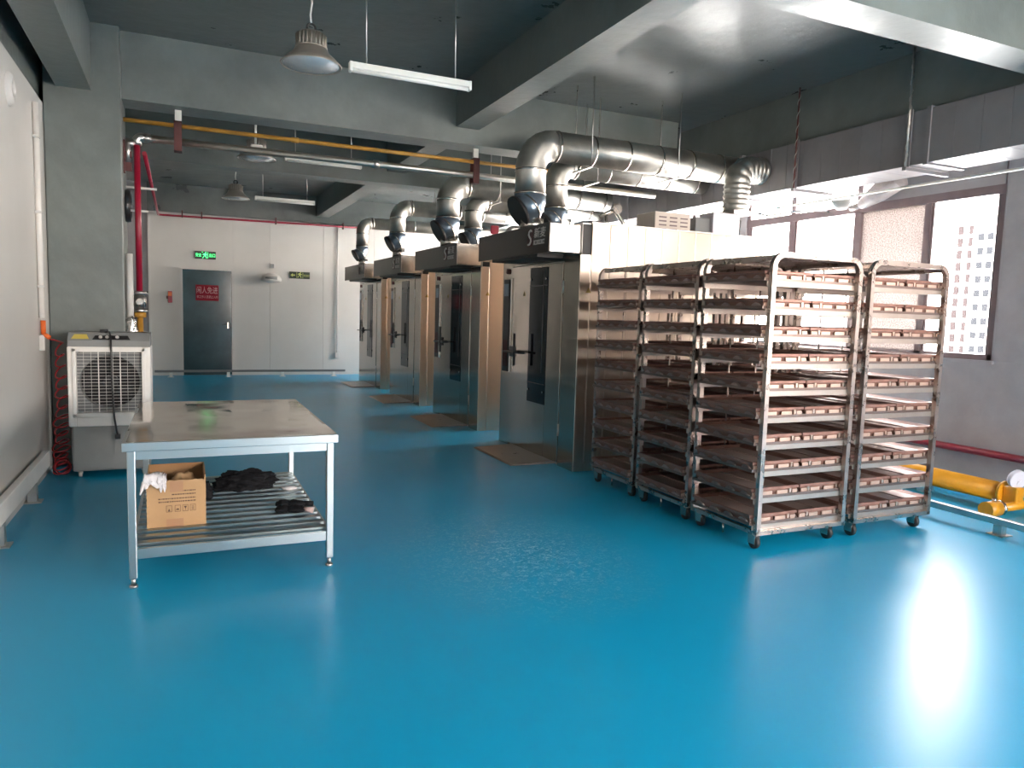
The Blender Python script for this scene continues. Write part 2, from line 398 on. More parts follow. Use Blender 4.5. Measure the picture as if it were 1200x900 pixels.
def window(idx, y0, y1, mull, zt=2.74, infill=None, panes=None, fw=.055):
    xf0, xf1 = XR+.02, XR+.10
    g = G()
    for (a, b) in ((y0, y0+fw), (y1-fw, y1)): g.box(xf0, a, WZ0, xf1, b, WZ1)
    g.box(xf0, y0, WZ0, xf1, y1, WZ0+fw).box(xf0, y0, WZ1-fw, xf1, y1, WZ1)
    g.box(xf0-.01, y0, zt, xf1, y1, zt+.09)
    for m in mull: g.box(xf0, m-.035, WZ0, xf1, m+.035, WZ1)
    o = struct('window_%d' % idx, g, 'window_frame', ['', 'window nearest behind the viewpoint', 'window just right of the viewpoint',
          'dark framed window with speckled pane and tower view behind the racks', 'dark framed window beside the second oven',
          'dark framed window beside the third oven', 'dark framed window beside the farthest oven'][idx], 'window')
    edges = [y0+fw]+[v for m in mull for v in (m-.035, m+.035)]+[y1-fw]
    for k, (a, b) in enumerate(zip(edges[::2], edges[1::2])):
        kind = (panes or {}).get(k, 'glass')
        part('pane', G().box(xf0+.035, a, WZ0+fw, xf0+.041, b, zt), kind, o, 'speckled obscure glass pane' if kind == 'speckle' else None)
        part('transom_pane', G().box(xf0+.035, a, zt+.09, xf0+.041, b, WZ1-fw), 'glass', o)
        if kind == 'glass' and idx == 3:
            part('sash', G().box(xf0+.01, a, WZ0+fw, xf0+.035, a+.03, zt).box(xf0+.01, b-.03, WZ0+fw, xf0+.035, b, zt), 'window_frame', o)
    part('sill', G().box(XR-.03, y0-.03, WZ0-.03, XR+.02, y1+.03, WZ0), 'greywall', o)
    if infill:
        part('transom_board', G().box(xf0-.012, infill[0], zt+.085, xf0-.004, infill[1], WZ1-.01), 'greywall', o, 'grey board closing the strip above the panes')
    return o
window(1, *wins[0], [-2.4, -1.4])
window(2, *wins[1], [1.0, 1.7], panes={0: 'speckle', 1: 'speckle', 2: 'speckle'})  # out of view; speckled panes added to dim its reflection on the oven side
window(3, *wins[2], [5.14, 5.98, 6.95], infill=(4.38, 5.75), panes={1: 'speckle'})
window(4, *wins[3], [8.9, 9.6])
window(5, *wins[4], [11.5, 12.2])
window(6, *wins[5], [14.3, 15.3])

# far door
d = struct('door_1', G().box(dx0-.04, YF-.06, 0, dx0, YF+.04, dzt+.03).box(dx1, YF-.03, 0, dx1+.03, YF+.04, dzt+.03).box(dx0, YF-.03, dzt, dx1, YF+.04, dzt+.03),
           'white', 'dark glass door with white frame under the green exit sign', 'door')
part('door_leaf', G().box(dx0+.004, YF+.005, .01, dx1-.004, YF+.03, dzt-.004), 'door_glass', d)
g = G().box(dx1-.10, YF-.02, 1.0, dx1-.06, YF+.004, 1.14, .006).tube([(dx1-.08, YF-.02, 1.08), (dx1-.08, YF-.06, 1.08), (dx1-.19, YF-.06, 1.08)], .009, 8)
part('door_handle', g, 'steel', d)
part('kick_rail', G().box(dx0+.03, YF-.002, 1.02, dx0+.35, YF+.004, 1.05).box(dx0+.03, YF-.002, .62, dx0+.035, YF+.004, 1.02).box(dx0+.32, YF-.002, .62, dx0+.325, YF+.004, 1.02), 'door_glass', d)

# ================================================================== OVENS
OX = 3.42; OW = 1.80; ON = 6.05
def make_oven():
    y0, y1 = ON, ON+OW; xb = 5.62
    r = thing('rack_oven', None, None, (OX, y0, 0))
    part('cabinet', G().box(OX+.025, y0+.022, .0, xb, y1-.022, 2.37), 'steel_dull', r)
    # cladding cassettes, near side and far side
    for (ya, yb) in ((y0, y0+.02), (y1-.02, y1)):
        g = G(); x = OX+.002; w = (xb-OX)/11
        g.box(x, ya, 0, x+.115, yb, 2.078, .004)
        x2 = x+.117
        while x2 < xb-.05:
            e = min(x2+.2, xb); g.box(x2+.002, ya, 0, e-.002, yb, 2.37, .005); x2 = e
        part('side_panel', g, 'steel_side', r)
    part('seam_shade', G().box(OX+.03, y0+.019, .0, xb-.01, y0+.0225, 2.36), 'dark', r)  # added dark sheet that gives the panel gaps their shade
    # top trim and vertical posts
    g = G().box(OX+.12, y0+.01, 2.37, xb, y0+.05, 2.385).box(xb-.04, y0+.03, 2.37, xb, y1-.03, 2.385)
    part('roof_edge', g, 'steel_dull', r)
    # front frame left and right of the door
    g = G().box(OX, y0+.003, .0, OX+.025, y0+.318, 2.08, .004).box(OX, y0+1.532, 0, OX+.025, y1-.003, 2.08, .004)
    g.box(OX, y0+.318, 2.03, OX+.025, y0+1.532, 2.08)
    part('front_frame', g, 'steel_brushed', r)
    d = part('door', G().box(OX-.008, y0+.322, .03, OX+.022, y0+.632, 2.02, .004).box(OX-.008, y0+1.04, .03, OX+.022, y0+1.528, 2.02, .004)
             .box(OX-.008, y0+.632, .03, OX+.022, y0+1.04, .58).box(OX-.008, y0+.632, 1.98, OX+.022, y0+1.04, 2.02), 'steel_brushed', r)
    w = part('door_window', G().box(OX-.014, y0+.628, .57, OX-.004, y0+1.044, 1.99, .004), 'dark_glass', d)
    part('inner_tray_rail', G().box(OX-.017, y0+.70, .9, OX-.0155, y0+.72, 1.95).box(OX-.017, y0+.628, .775, OX-.014, y0+1.044, .782).box(OX-.017, y0+.628, 1.80, OX-.014, y0+1.044, 1.806), 'black', w)
    g = G()
    for (yy, zz) in ((.66, .70), (1.01, .70), (.66, 1.87), (1.01, 1.87)): g.cyl((OX-.014, y0+yy, zz), (OX-.024, y0+yy, zz), .012, 10)
    part('window_bolt', g, 'steel', w)
    # handle: bracket, stand-off bar and upright grip
    g = G().box(OX-.03, y0+1.40, 1.02, OX-.008, y0+1.50, 1.14, .006)
    g.tube([(OX-.03, y0+1.45, 1.08), (OX-.11, y0+1.45, 1.08)], .014, 10).tube(arc_path([(OX-.11, y0+1.47, 1.08), (OX-.11, y0+1.08, 1.085), (OX-.07, y0+1.0, 1.085)], .03), .013, 10)
    g.tube([(OX-.12, y0+1.17, .94), (OX-.12, y0+1.17, 1.29)], .015, 10)
    part('door_handle', g, 'black', d)
    part('edge_gleam', G().box(OX-.026, y0+1.50, .84, OX-.008, y0+1.522, 1.90, .004), 'steel', d, 'bright strip standing in for the gleam along the door edge')  # gleam on the door edge, built as a steel strip
    for zz in (.30, 1.72): part('hinge', G().cyl((OX+.004, y0+.32, zz), (OX+.004, y0+.32, zz+.12), .014, 10), 'steel_dull', d)
    # control strip on the far post
    c = part('control_panel', G().box(OX-.012, y0+1.575, .84, OX, y0+1.74, 1.89, .003), 'black', r)
    part('display', G().box(OX-.015, y0+1.60, 1.70, OX-.012, y0+1.72, 1.84), 'blue_plate', c)
    part('indicator', G().box(OX-.015, y0+1.60, .90, OX-.012, y0+1.72, 1.20), 'dark_red', c)
    part('emergency_button', G().cyl((OX, y0+1.64, 1.98), (OX-.02, y0+1.64, 1.98), .03, 14), 'dark_red', r)
    # hood
    hx = OX-.31
    g = G().box(hx+.004, y0+.06, 2.085, OX+.119, y1, 2.352, .004)
    g.box(hx+.004, y0+.045, 2.088, OX+.115, y0+.06, 2.352, .004)
    h = part('hood', g, 'steel', r)
    part('hood_front', G().box(hx-.004, y0+.05, 2.082, hx+.004, y1, 2.355, .002), 'hood_dark', h, 'dark brown steel front plate')
    part('hood_soffit', G().box(hx+.02, y0+.33, 2.055, OX-.004, y1-.35, 2.085), 'dark', h, 'dark vent under the hood')
    # badge: maroon tile with S mark and slanted white strokes (seen on the hood front, looking along +x)
    P = lambda u, v, dd: (hx-.0045-dd, y0+.52-u-.12*v, 2.155+v)     # u runs towards the viewer
    g = G()
    def slab(u0, v0, u1, v1, t=.002, t0=0): g.add([P(u0,v0,t0),P(u1,v0,t0),P(u1,v1,t0),P(u0,v1,t0),P(u0,v0,t),P(u1,v0,t),P(u1,v1,t),P(u0,v1,t)], [(0,1,2,3),(4,5,6,7),(0,1,5,4),(1,2,6,5),(2,3,7,6),(3,0,4,7)])
    slab(0, 0, .13, .165); b = part('nameplate', g, 'logo_red', h)
    g = G(); pts = [(.10,.145),(.07,.155),(.04,.14),(.035,.115),(.06,.09),(.085,.075),(.095,.05),(.075,.025),(.035,.02)]
    g.tube([P(u, v, .004) for u, v in pts], .010, 8)
    part('badge_mark', g, 'logo_white', b)
    g = text_geo('新麦', .095, lambda x, y, dd: P(.15+x, .075+y, dd), .003, .24)
    # lower line kept as small strokes: it cannot be read in the photograph
    part('badge_lettering', g, 'logo_white', b)
    g = G()
    for k in range(9):
        u = .15+k*.0265; slab_v = .012
        for (a, bb, c2, dd2) in ((0, 0, .004, .042), (.0, .034, .018, .042), (.0, .0, .018, .008) if k % 3 else (.014, 0, .018, .042)):
            g.add([P(u+a, slab_v+bb, 0), P(u+c2, slab_v+bb, 0), P(u+c2, slab_v+dd2, 0), P(u+a, slab_v+dd2, 0),
                   P(u+a, slab_v+bb, .003), P(u+c2, slab_v+bb, .003), P(u+c2, slab_v+dd2, .003), P(u+a, slab_v+dd2, .003)],
                  [(0,1,2,3),(4,5,6,7),(0,1,5,4),(1,2,6,5),(2,3,7,6),(3,0,4,7)])
    part('badge_line', g, 'logo_white', b)
    # warning triangles on the side and on the door
    g = G(); cx, cz = OX+.10, 1.72
    g.prism([(cx-.03, cz), (cx+.03, cz), (cx, cz+.052)], 'y', y0-.002, y0+.004)
    part('warning_sticker', g, 'sticker', r)
    g = G().prism([(y0+1.16, 1.70), (y0+1.22, 1.70), (y0+1.19, 1.75)], 'x', OX-.010, OX-.007)
    part('warning_sticker', g, 'sticker', d)
    # sloping entry plate in front of the door
    g = G().prism([(OX-.47, .004), (OX+.02, .004), (OX+.02, .03), (OX-.44, .012)], 'y', y0+.40, y0+1.42)
    part('entry_ramp', g, 'ramp', r)
    return r
oven = make_oven()
ovlab = ['stainless rack oven nearest the racks with the clear badge on its hood', 'stainless rack oven second from the racks',
         'stainless rack oven third from the racks, second from the far wall', 'stainless rack oven farthest away beside the white far wall']
ovens = []
for i in range(4):
    o = oven if i == 0 else copy_tree(oven)
    o.location = (OX, ON+2.5*i, 0); tag(o, ovlab[i], 'oven', 'row of rack ovens'); ovens.append(o)

# ------------------------------------------------------------------ exhaust ducts
def exhaust_duct(x, y, zt, xe, r, label, zc, elbow=True):
    t = thing('exhaust_duct', label, 'duct', (x, y, 2.36), 'round exhaust ducts over the ovens')
    # short steel riser from the hood, crooked blue coupling, upright pipe, bend, long run
    part('riser', G().tube([(x+.02, y-.02, 2.356 if x < 3.5 else 2.374), (x+.02, y-.02, zc-.14)], r*.82, 8, caps=True), 'steel', t)
    c = part('coupling', G().tube([(x-.12, y-.02, zc-.07), (x-.03, y-.02, zc-.03), (x, y, zc+.04), (x, y, zc+.12)], r, 20, rs=[r*1.0, r*1.06, r*1.05, r*1.03]), 'blue_plate', t, 'bluish crooked coupling')
    part('flange', G().cyl((x-.15, y-.02, zc-.088), (x-.12, y-.02, zc-.07), r*1.06, 20), 'dark', c)
    part('clamp_band', G().tube([(x-.042, y-.02, zc-.04), (x-.026, y-.017, zc-.028)], r*1.12, 20).tube([(x, y, zc+.10), (x, y, zc+.122)], r*1.07, 20), 'steel', c)
    R = r*1.55
    path = arc_path([(x, y, zc+.1), (x, y, zt), (x+1.2, y, zt)], R, 6)
    up = [p for p in path[:-1]]
    part('bend', G().tube(up, r, 22), 'galv', t)
    part('run', G().tube([path[-2], (xe, y, zt)], r*.985, 22), 'galv', t)
    xx = path[-2].x+.02
    while xx < xe: part('joint_ring', G().tube([(xx, y, zt), (xx+.018, y, zt)], r*1.03, 22), 'steel', t); xx += .42
    part('joint_ring', G().tube([(x, y, zc+.34), (x, y, zc+.36)], r*1.03, 22), 'steel', t)
    return t
exhaust_duct(3.29, 6.92, 3.24, 5.962, .158, 'fat galvanised exhaust duct over the nearest oven, front one', 2.62)
exhaust_duct(3.90, 7.52, 3.19, 5.962, .130, 'thinner galvanised duct just behind the fattest one', 2.60)
exhaust_duct(3.27, 9.42, 3.19, 5.74, .155, 'galvanised exhaust duct rising from the second oven', 2.64)
exhaust_duct(3.86, 10.0, 3.10, 5.96, .125, 'galvanised duct behind the second oven duct', 2.60)
exhaust_duct(3.27, 11.92, 3.19, 6.5, .128, 'galvanised exhaust duct rising from the third oven', 2.66)
exhaust_duct(3.25, 14.42, 3.18, 6.5, .112, 'galvanised exhaust duct rising from the farthest oven', 2.62)

# hooked flues + red valve of the second and third oven
def flue(x, y, lab):
    t = thing('hooked_flue', lab, 'pipe', (x, y, 2.37))
    part('pipe', G().tube(arc_path([(x, y, 2.386), (x, y, 2.62), (x+.5, y, 2.62)], .09), .045, 14), 'galv', t)
    part('collar', G().cyl((x, y, 2.386), (x, y, 2.41), .075, 16), 'steel_dull', t)
flue(3.95, 8.95, 'small hooked metal flue on the roof of the second oven')
flue(3.95, 11.4, 'small hooked metal flue on the roof of the third oven')
t = thing('gas_valve', 'valve with a red handle standing above the second oven', 'valve', (3.72, 8.86, 2.386))
part('valve_body', G().cyl((3.72, 8.86, 2.386), (3.72, 8.86, 2.52), .02, 10).box(3.69, 8.83, 2.44, 3.75, 8.89, 2.50, .01), 'galv', t)
part('handle', G().box(3.665, 8.84, 2.52, 3.775, 8.88, 2.63, .01), 'red', t, 'red handle')

# machines on the nearest oven's roof
t = thing('louvred_motor_box', 'beige louvred box on the nearest oven roof', 'machine box', (4.67, 6.55, 2.386))
part('casing', G().box(4.47, 6.38, 2.386, 4.92, 6.72, 2.60, .006), 'beige', t)
g = G()
for a in range(3):
    for b in range(4): g.box(4.52+a*.135, 6.373, 2.42+b*.04, 4.61+a*.135, 6.381, 2.434+b*.04)
part('louvre', g, 'window_frame', t)
t = thing('fan_motor_box', 'pale lavender fan box under the corrugated duct', 'machine box', (5.4, 6.5, 2.386))
part('casing', G().box(5.22, 6.38, 2.386, 5.58, 6.62, 2.655, .006), 'lavender', t)
part('shroud', G().box(5.02, 6.42, 2.386, 5.215, 6.64, 2.59, .006), 'grey_dark', t)
g = G()
for k in range(3): g.tube(arc_path([(5.60+.02*k, 6.40+.05*k, 2.39), (5.61+.02*k, 6.40+.05*k, 2.60), (5.57, 6.45+.04*k, 2.62)], .03), .009, 6)
part('cable', g, 'black', t)
t = thing('corrugated_duct', 'short corrugated flexible duct bending into the big grey duct', 'duct', (5.6, 6.5, 2.66))
pts = arc_path([(5.62, 6.5, 2.70), (5.62, 6.5, 3.17), (5.962, 6.5, 3.17)], .16, 10); fine = []
for a, b in zip(pts[:-1], pts[1:]):
    n = max(1, int((b-a).length/.018))
    for k in range(n): fine.append(a.lerp(b, k/n))
fine.append(pts[-1])
part('hose', G().tube(fine, .14, 20, rs=[.14 + (.010 if i % 3 == 0 else -.004) for i in range(len(fine))]), 'galv', t)
part('square_base', G().box(5.48, 6.36, 2.656, 5.76, 6.64, 2.70, .004), 'steel_dull', t)
t = thing('roof_valve', 'chromed valve cluster on the nearest oven roof behind the hood', 'valve', (4.28, 6.9, 2.386))
part('pipework', G().cyl((4.2, 6.9, 2.386), (4.2, 6.9, 2.62), .018, 8).tube(arc_path([(4.12, 6.9, 2.57), (4.3, 6.9, 2.66), (4.42, 6.9, 2.52), (4.42, 6.9, 2.39)], .06), .022, 8), 'steel', t)
part('gauge', G().cyl((4.3, 6.86, 2.66), (4.3, 6.83, 2.66), .055, 16), 'steel', t)

# big rectangular duct with hangers
t = thing('rectangular_air_duct', 'big grey rectangular duct hung along the window side', 'duct', (6.2, 3.5, 2.93), None)
g = G(); y = 10.4
while y > YB+.3:
    e = max(y-.236, YB+.3); g.box(5.98, e+.0012, 2.93, 6.46, y-.0012, 3.40, .003); y = e
g.box(5.984, YB+.31, 2.934, 6.456, 10.39, 3.396)
part('duct_shell', g, 'duct_grey', t)
y = 10.4-1.18
while y > 2: part('flange', G().box(5.965, y-.02, 2.915, 6.475, y+.02, 3.415), 'duct_grey', t); y -= 2.36
for yy, lab in ((5.99, 'duct hanger with twisted rod left of the two on the grey duct'), (4.67, 'duct hanger right of the two on the grey duct')):
    h = thing('duct_hanger', lab, 'hanger', (5.95, yy, 2.9), 'hangers of the grey duct')
    part('rod', G().tube([(5.94, yy, 2.88), (5.94, yy, ZC)], .009, 8), 'dark_red' if yy > 5 else 'steel_dull', h)
    g = G(); pts = [(5.94+.012*math.cos(k*.9), yy+.012*math.sin(k*.9), 2.9+k*.02) for k in range(52)]
    part('twisted_wire', G().tube(pts, .004, 6), 'galv', h)
    part('cross_bar', G().box(5.92, yy-.02, 2.885, 6.50, yy+.02, 2.915).box(5.955, yy-.02, 2.915, 5.964, yy+.02, 3.42), 'duct_grey', h)
# duct suspension rods
def rods(x, y, z, r, lab):
    h = thing('duct_suspension', lab, 'hanger', (x, y, z), 'threaded rods holding the round ducts')
    for s in (-1, 1): part('rod', G().tube([(x, y+s*(r+.02), z-r-.03), (x, y+s*(r+.02), ZC)], .006, 6), 'steel_dull', h)
    part('saddle', G().box(x-.015, y-r-.04, z-r-.045, x+.015, y+r+.04, z-r-.03), 'steel_dull', h)
rods(3.90, 6.92, 3.24, .158, 'pair of thin rods at the bend of the fattest duct')
rods(5.0, 6.92, 3.24, .158, 'pair of thin rods halfway along the fattest duct')
rods(4.35, 7.52, 3.19, .130, 'pair of thin rods on the thinner duct behind the fattest')
rods(3.95, 9.42, 3.19, .155, 'pair of thin rods on the second oven duct')
rods(3.95, 11.92, 3.19, .128, 'pair of thin rods on the third oven duct')

# ================================================================== PIPES UNDER THE BEAM
PY = 7.93
t = thing('steel_main_pipe', 'long silver pipe crossing the room under the beam', 'pipe', (2.6, PY, 3.0))
part('pipe', G().tube([(-.30, PY, 3.055), (5.53, PY, 3.055)], .034, 14), 'galv', t)
part('elbow', G().tube(arc_path([(-.26, PY, 3.055), (-.36, PY, 3.055), (-.36, PY, 2.98)], .045), .044, 14), 'steel_dull', t)
for xx in (-.30, 1.9): part('coupling', G().cyl((xx, PY, 3.055), (xx+.06, PY, 3.055), .044, 14), 'steel_dull', t)
t = thing('gas_pipe', 'thin ochre yellow pipe crossing the room above the silver pipe', 'pipe', (2.6, PY-.02, 3.2))
part('pipe', G().tube([(-.468, PY-.02, 3.20), (5.5, PY-.02, 3.20)], .021, 12), 'yellow_dull', t)
for xx in (1.05, 4.2): part('joint', G().cyl((xx, PY-.02, 3.20), (xx+.07, PY-.02, 3.20), .028, 12), 'yellow_dull', t)
for xx, lab in ((.0, 'white strap and dark red clamp at the pillar end of the pipes'), (3.07, 'white strap and dark red clamp at the ducts end of the pipes')):
    t = thing('pipe_clamp', lab, 'hanger', (xx, PY, 3.0), 'clamps of the cross pipes')
    part('strap', G().box(xx-.03, PY-.015, 3.226, xx+.03, PY+.015, 3.352), 'tube_white', t)
    part('clamp', G().box(xx-.04, PY-.06, 2.975, xx+.03, PY-.045, 3.24).box(xx-.04, PY+.045, 2.975, xx+.03, PY+.06, 3.24).box(xx-.04, PY-.06, 3.224, xx+.03, PY+.06, 3.24).box(xx-.04, PY-.06, 2.96, xx+.03, PY+.06, 2.978), 'dark_red', t)
t = thing('junction_fixture', 'small white fitting hanging by a rod behind the yellow pipe', 'fixture', (.73, 8.22, 3.12))
part('rod', G().cyl((.73, 8.22, 3.18), (.73, 8.22, ZC), .012, 8), 'tube_white', t)
part('box', G().box(.68, 8.18, 3.10, .80, 8.26, 3.17, .008), 'white', t)
t = thing('fire_riser', 'upright red riser pipe turning yellow at a valve beside the pillar', 'pipe', (-.36, PY, 0))
part('red_pipe', G().tube([(-.36, PY, 1.58), (-.36, PY, 2.98)], .028, 14), 'red', t)
part('yellow_pipe', G().tube([(-.36, PY, 0), (-.36, PY, 1.44)], .028, 14).cyl((-.36, PY, 1.36), (-.36, PY, 1.41), .055, 14), 'yellow_dull', t)
v = part('valve', G().cyl((-.36, PY, 1.41), (-.36, PY, 1.44), .075, 16).cyl((-.36, PY, 1.58), (-.36, PY, 1.61), .075, 16).lathe([(.03,1.44),(.06,1.48),(.06,1.55),(.03,1.58)], (-.36, PY, 0), 16), 'steel_dull', t)
part('bolts', G().cyl((-.36, PY-.07, 1.51), (-.36, PY+.0, 1.51), .03, 12), 'steel', v)
t = thing('drop_bracket', 'dark red bracket with fittings on the pillar edge by the riser', 'bracket', (-.44, PY, 2.78))
part('plate', G().box(-.468, PY-.10, 2.72, -.40, PY-.07, 2.80).box(-.468, PY-.10, 2.84, -.40, PY-.07, 2.90).box(-.468, PY-.11, 2.70, -.455, PY-.06, 3.0), 'dark_red', t)
part('fitting', G().cyl((-.43, PY-.085, 2.80), (-.43, PY-.085, 3.02), .022, 10).cyl((-.43, PY-.085, 2.96), (-.39, PY-.06, 3.0), .03, 10), 'steel_dull', t)
t = thing('sprinkler_line', 'red pipe running back from the riser and along the top of the far wall', 'pipe', (1.5, 16.7, 3.2))
part('pipe', G().tube(arc_path([(-.30, 8.03, 2.93), (-.40, 16.78, 3.30), (6.6, 16.78, 3.37)], .08), .021, 10), 'red', t)
g = G()
for xx in (.05, .42, 1.9, 3.35): g.box(xx-.012, 16.755, 3.28, xx+.012, YF-.02, 3.42)
part('clip', g, 'dark_red', t)
t = thing('pipe_bracket', 'two thin white arms off the pillar behind the red riser', 'bracket', (-.4, 8.2, 2.55))
part('arm', G().box(-.468, 8.10, 2.60, -.20, 8.12, 2.62), 'tube_white', t); part('arm', G().box(-.468, 8.10, 2.38, -.28, 8.12, 2.40), 'tube_white', t)
t = thing('wall_dial', 'round black rimmed white dial on the side of the pillar', 'dial', (-.455, 8.02, 2.28))
part('rim', G().lathe([(.0,-.014),(.15,-.014),(.155,.0),(.15,.03),(.125,.034),(.12,.02)], (-.455, 8.02, 2.42), 30, 'x'), 'black', t)
part('face', G().cyl((-.46, 8.02, 2.42), (-.437, 8.02, 2.42), .122, 30), 'white', t)
t = thing('vent_pipe', 'short white pipe wrapped in silver foil on the pillar above the cooler', 'pipe', (-.44, 7.8, 1.2))
part('pipe', G().tube([(-.43, 7.72, 1.2), (-.43, 7.72, 1.95)], .03, 12), 'white', t)
part('foil_wrap', lump((-.425, 7.70, 1.22), .055, .05, .16, .3, 2.5, 3, 3, False), 'foil', t, 'crinkled silver foil')

# ================================================================== LAMPS
def bay_lamp(x, y, z, lab):
    t = thing('bay_lamp', lab, 'lamp', (x, y, z), 'round hanging bay lamps')
    s = part('shade', G().lathe([(.205,0),(.21,.006),(.17,.045),(.125,.085),(.105,.12),(.10,.125),(.10,.119),(.12,.08),(.165,.04),(.198,.004),(.205,0)], (x, y, z), 36), 'lampbody', t)
    part('diffuser', G().lathe([(.0,.0),(.19,.004),(.19,.012),(.0,.012)], (x, y, z), 36), 'lens', t, 'ribbed reflector seen from below')
    g = G().lathe([(.0,.118),(.11,.118),(.11,.125),(.098,.13),(.095,.20),(.08,.22),(.0,.222)], (x, y, z), 30)
    for k in range(22):
        a = 2*PI*k/22; c, sn = math.cos(a), math.sin(a)
        g.tube([(x+.1*c, y+.1*sn, z+.125), (x+.1*c, y+.1*sn, z+.205)], .006, 4)
    part('heat_sink', g, 'lampbody', t)
    part('hook', G().ring((x, y, z+.255), .028, .008, 'y', 16, 6), 'black', t)
    part('cord', G().tube([(x, y, z+.28), (x-.006, y, z+.34), (x+.004, y, z+.42), (x-.01, y, z+.6), (x-.012, y, ZC)], .007, 6), 'tube_white', t)
bay_lamp(.845, 5.38, 3.17, 'large round hanging bay lamp nearest the viewer')
bay_lamp(.80, 8.90, 3.15, 'round bay lamp half hidden behind the silver pipe')
bay_lamp(.80, 12.32, 3.15, 'farthest round hanging bay lamp above the glass door')
def batten(x0, y0, x1, y1, z, lab):
    cx, cy = (x0+x1)/2, (y0+y1)/2
    t = thing('tube_lamp', lab, 'lamp', (cx, cy, z), 'hanging tube lamps')
    part('housing', G().box(x0, cy-.028, z+.02, x1, cy+.028, z+.065, .006).box(x0, cy-.03, z, x0+.02, cy+.03, z+.066, .004).box(x1-.02, cy-.03, z, x1, cy+.03, z+.066, .004), 'tube_white', t)
    part('tube', G().tube([(x0+.02, cy, z+.012), (x1-.02, cy, z+.012)], .015, 12), 'tube_white', t)
    for xx in (x0+.12, x1-.12): part('wire', G().tube([(xx, cy, z+.0645), (xx-.01, cy, ZC+.001)], .0045, 6), 'steel_dull', t)
batten(1.07, 5.2, 1.96, 5.2, 3.12, 'white tube lamp hanging nearest the viewer')
batten(1.07, 12.2, 1.98, 12.2, 3.14, 'white tube lamp hanging far back above the glass door')
batten(1.10, 8.86, 1.98, 8.86, 3.16, 'white tube lamp hidden behind the silver cross pipe')

# ================================================================== FAR WALL FITTINGS
t = thing('exit_sign', 'lit green exit sign above the glass door', 'sign', (.48, YF-.03, 2.47))
part('case', G().box(.28, YF-.035, 2.455, .69, YF-.016, 2.615, .004), 'sign_dark', t)
WP = lambda X, Z: (lambda x, y, dd: (X+x, YF-.0355-dd, Z+y))
g = text_geo('安全', .075, WP(.295, 2.50), .002, .115)
g2 = text_geo('出口', .075, WP(.56, 2.50), .002, .115); g.add(g2.v, g2.f)
part('lettering', g, 'sign_green', t)
g = G().prism([(.425,2.475),(.44,2.475),(.475,2.53),(.50,2.475),(.515,2.475),(.49,2.55),(.52,2.535),(.53,2.545),(.49,2.575),(.455,2.57),(.43,2.545),(.44,2.537),(.46,2.552),(.463,2.53)], 'y', YF-.0375, YF-.0345)
g.cyl((.495, YF-.0375, 2.592), (.495, YF-.0345, 2.592), .012, 12).box(.415, YF-.0375, 2.592, .44, YF-.0345, 2.602).box(.53, YF-.0375, 2.475, .537, YF-.0345, 2.60)
part('running_figure', g, 'sign_green', t)
t = thing('direction_sign', 'dark exit arrow sign right of the wall lamp', 'sign', (2.4, YF-.01, 2.14))
part('plate', G().box(2.19, YF-.022, 2.135, 2.63, YF-.016, 2.285), 'sign_dark', t)
DP = lambda X, Z: (lambda x, y, dd: (X+x, YF-.0225-dd, Z+y))
g = G().prism([(2.215,2.21),(2.265,2.25),(2.265,2.222),(2.315,2.222),(2.315,2.198),(2.265,2.198),(2.265,2.17)], 'y', YF-.0245, YF-.021)
part('arrow', g, 'sign_lime', t)
dx, dz = 1.935, -.317
fig = [(.425,2.475),(.44,2.475),(.475,2.53),(.50,2.475),(.515,2.475),(.49,2.55),(.52,2.535),(.53,2.545),(.49,2.575),(.455,2.57),(.43,2.545),(.44,2.537),(.46,2.552),(.463,2.53)]
g = G().prism([(a+dx, b+dz) for a, b in fig], 'y', YF-.0245, YF-.021).cyl((.495+dx, YF-.0245, 2.592+dz), (.495+dx, YF-.021, 2.592+dz), .012, 12)
g.box(2.345, YF-.0245, 2.15, 2.352, YF-.021, 2.275).box(2.475, YF-.0245, 2.15, 2.482, YF-.021, 2.275)
part('running_figure', g, 'sign_lime', t)
part('lettering', text_geo('安全出口', .05, DP(2.495, 2.185), .002, .125), 'sign_lime', t)
t = thing('emergency_lamp', 'white rounded twin lamp on the far wall', 'lamp', (1.80, YF-.1, 2.0))
bm = bmesh.new(); bmesh.ops.create_uvsphere(bm, u_segments=32, v_segments=20, radius=1)
for v in bm.verts:
    c = v.co; v.co = Vector((1.80+c.x*.215, YF-.017-max(0, .55-.5*c.y)*.19, 2.07+(c.z*.155 if c.z > 0 else c.z*.055)))
part('housing', G().bm(bm, True), 'white', t)
part('front_lens', G().tube([(1.80-.13, YF-.205, 2.12), (1.80+.11, YF-.205, 2.12)], .03, 14, rs=[.02, .035]), 'grey_plastic', t)
part('back_plate', G().box(1.62, YF-.03, 2.03, 1.98, YF-.016, 2.2, .01), 'white', t)
t = thing('socket_box', 'small white box on the wall above the twin lamp', 'socket', (1.83, YF-.02, 2.32))
part('box', G().box(1.78, YF-.05, 2.33, 1.88, YF-.016, 2.44, .008), 'white', t); part('cover', G().box(1.795, YF-.054, 2.345, 1.865, YF-.05, 2.425), 'grey_plastic', t)
t = thing('fire_alarm', 'red alarm box on the wall left of the glass door', 'alarm', (-.2, YF-.05, 1.5))
part('box', G().box(-.24, YF-.05, 1.52, -.16, YF-.016, 1.76, .008), 'red', t); part('call_point', G().box(-.235, YF-.056, 1.66, -.165, YF-.05, 1.74, .004), 'orange', t); part('bracket', G().box(-.27, YF-.03, 1.60, -.24, YF-.016, 1.66), 'dark_red', t)
t = thing('door_notice', 'red notice with pale writing on the glass door', 'sign', (.55, YF-.005, 1.65))
part('plate', G().box(.29, YF-.004, 1.585, .74, YF+.0045, 1.915), 'sign_red', t)
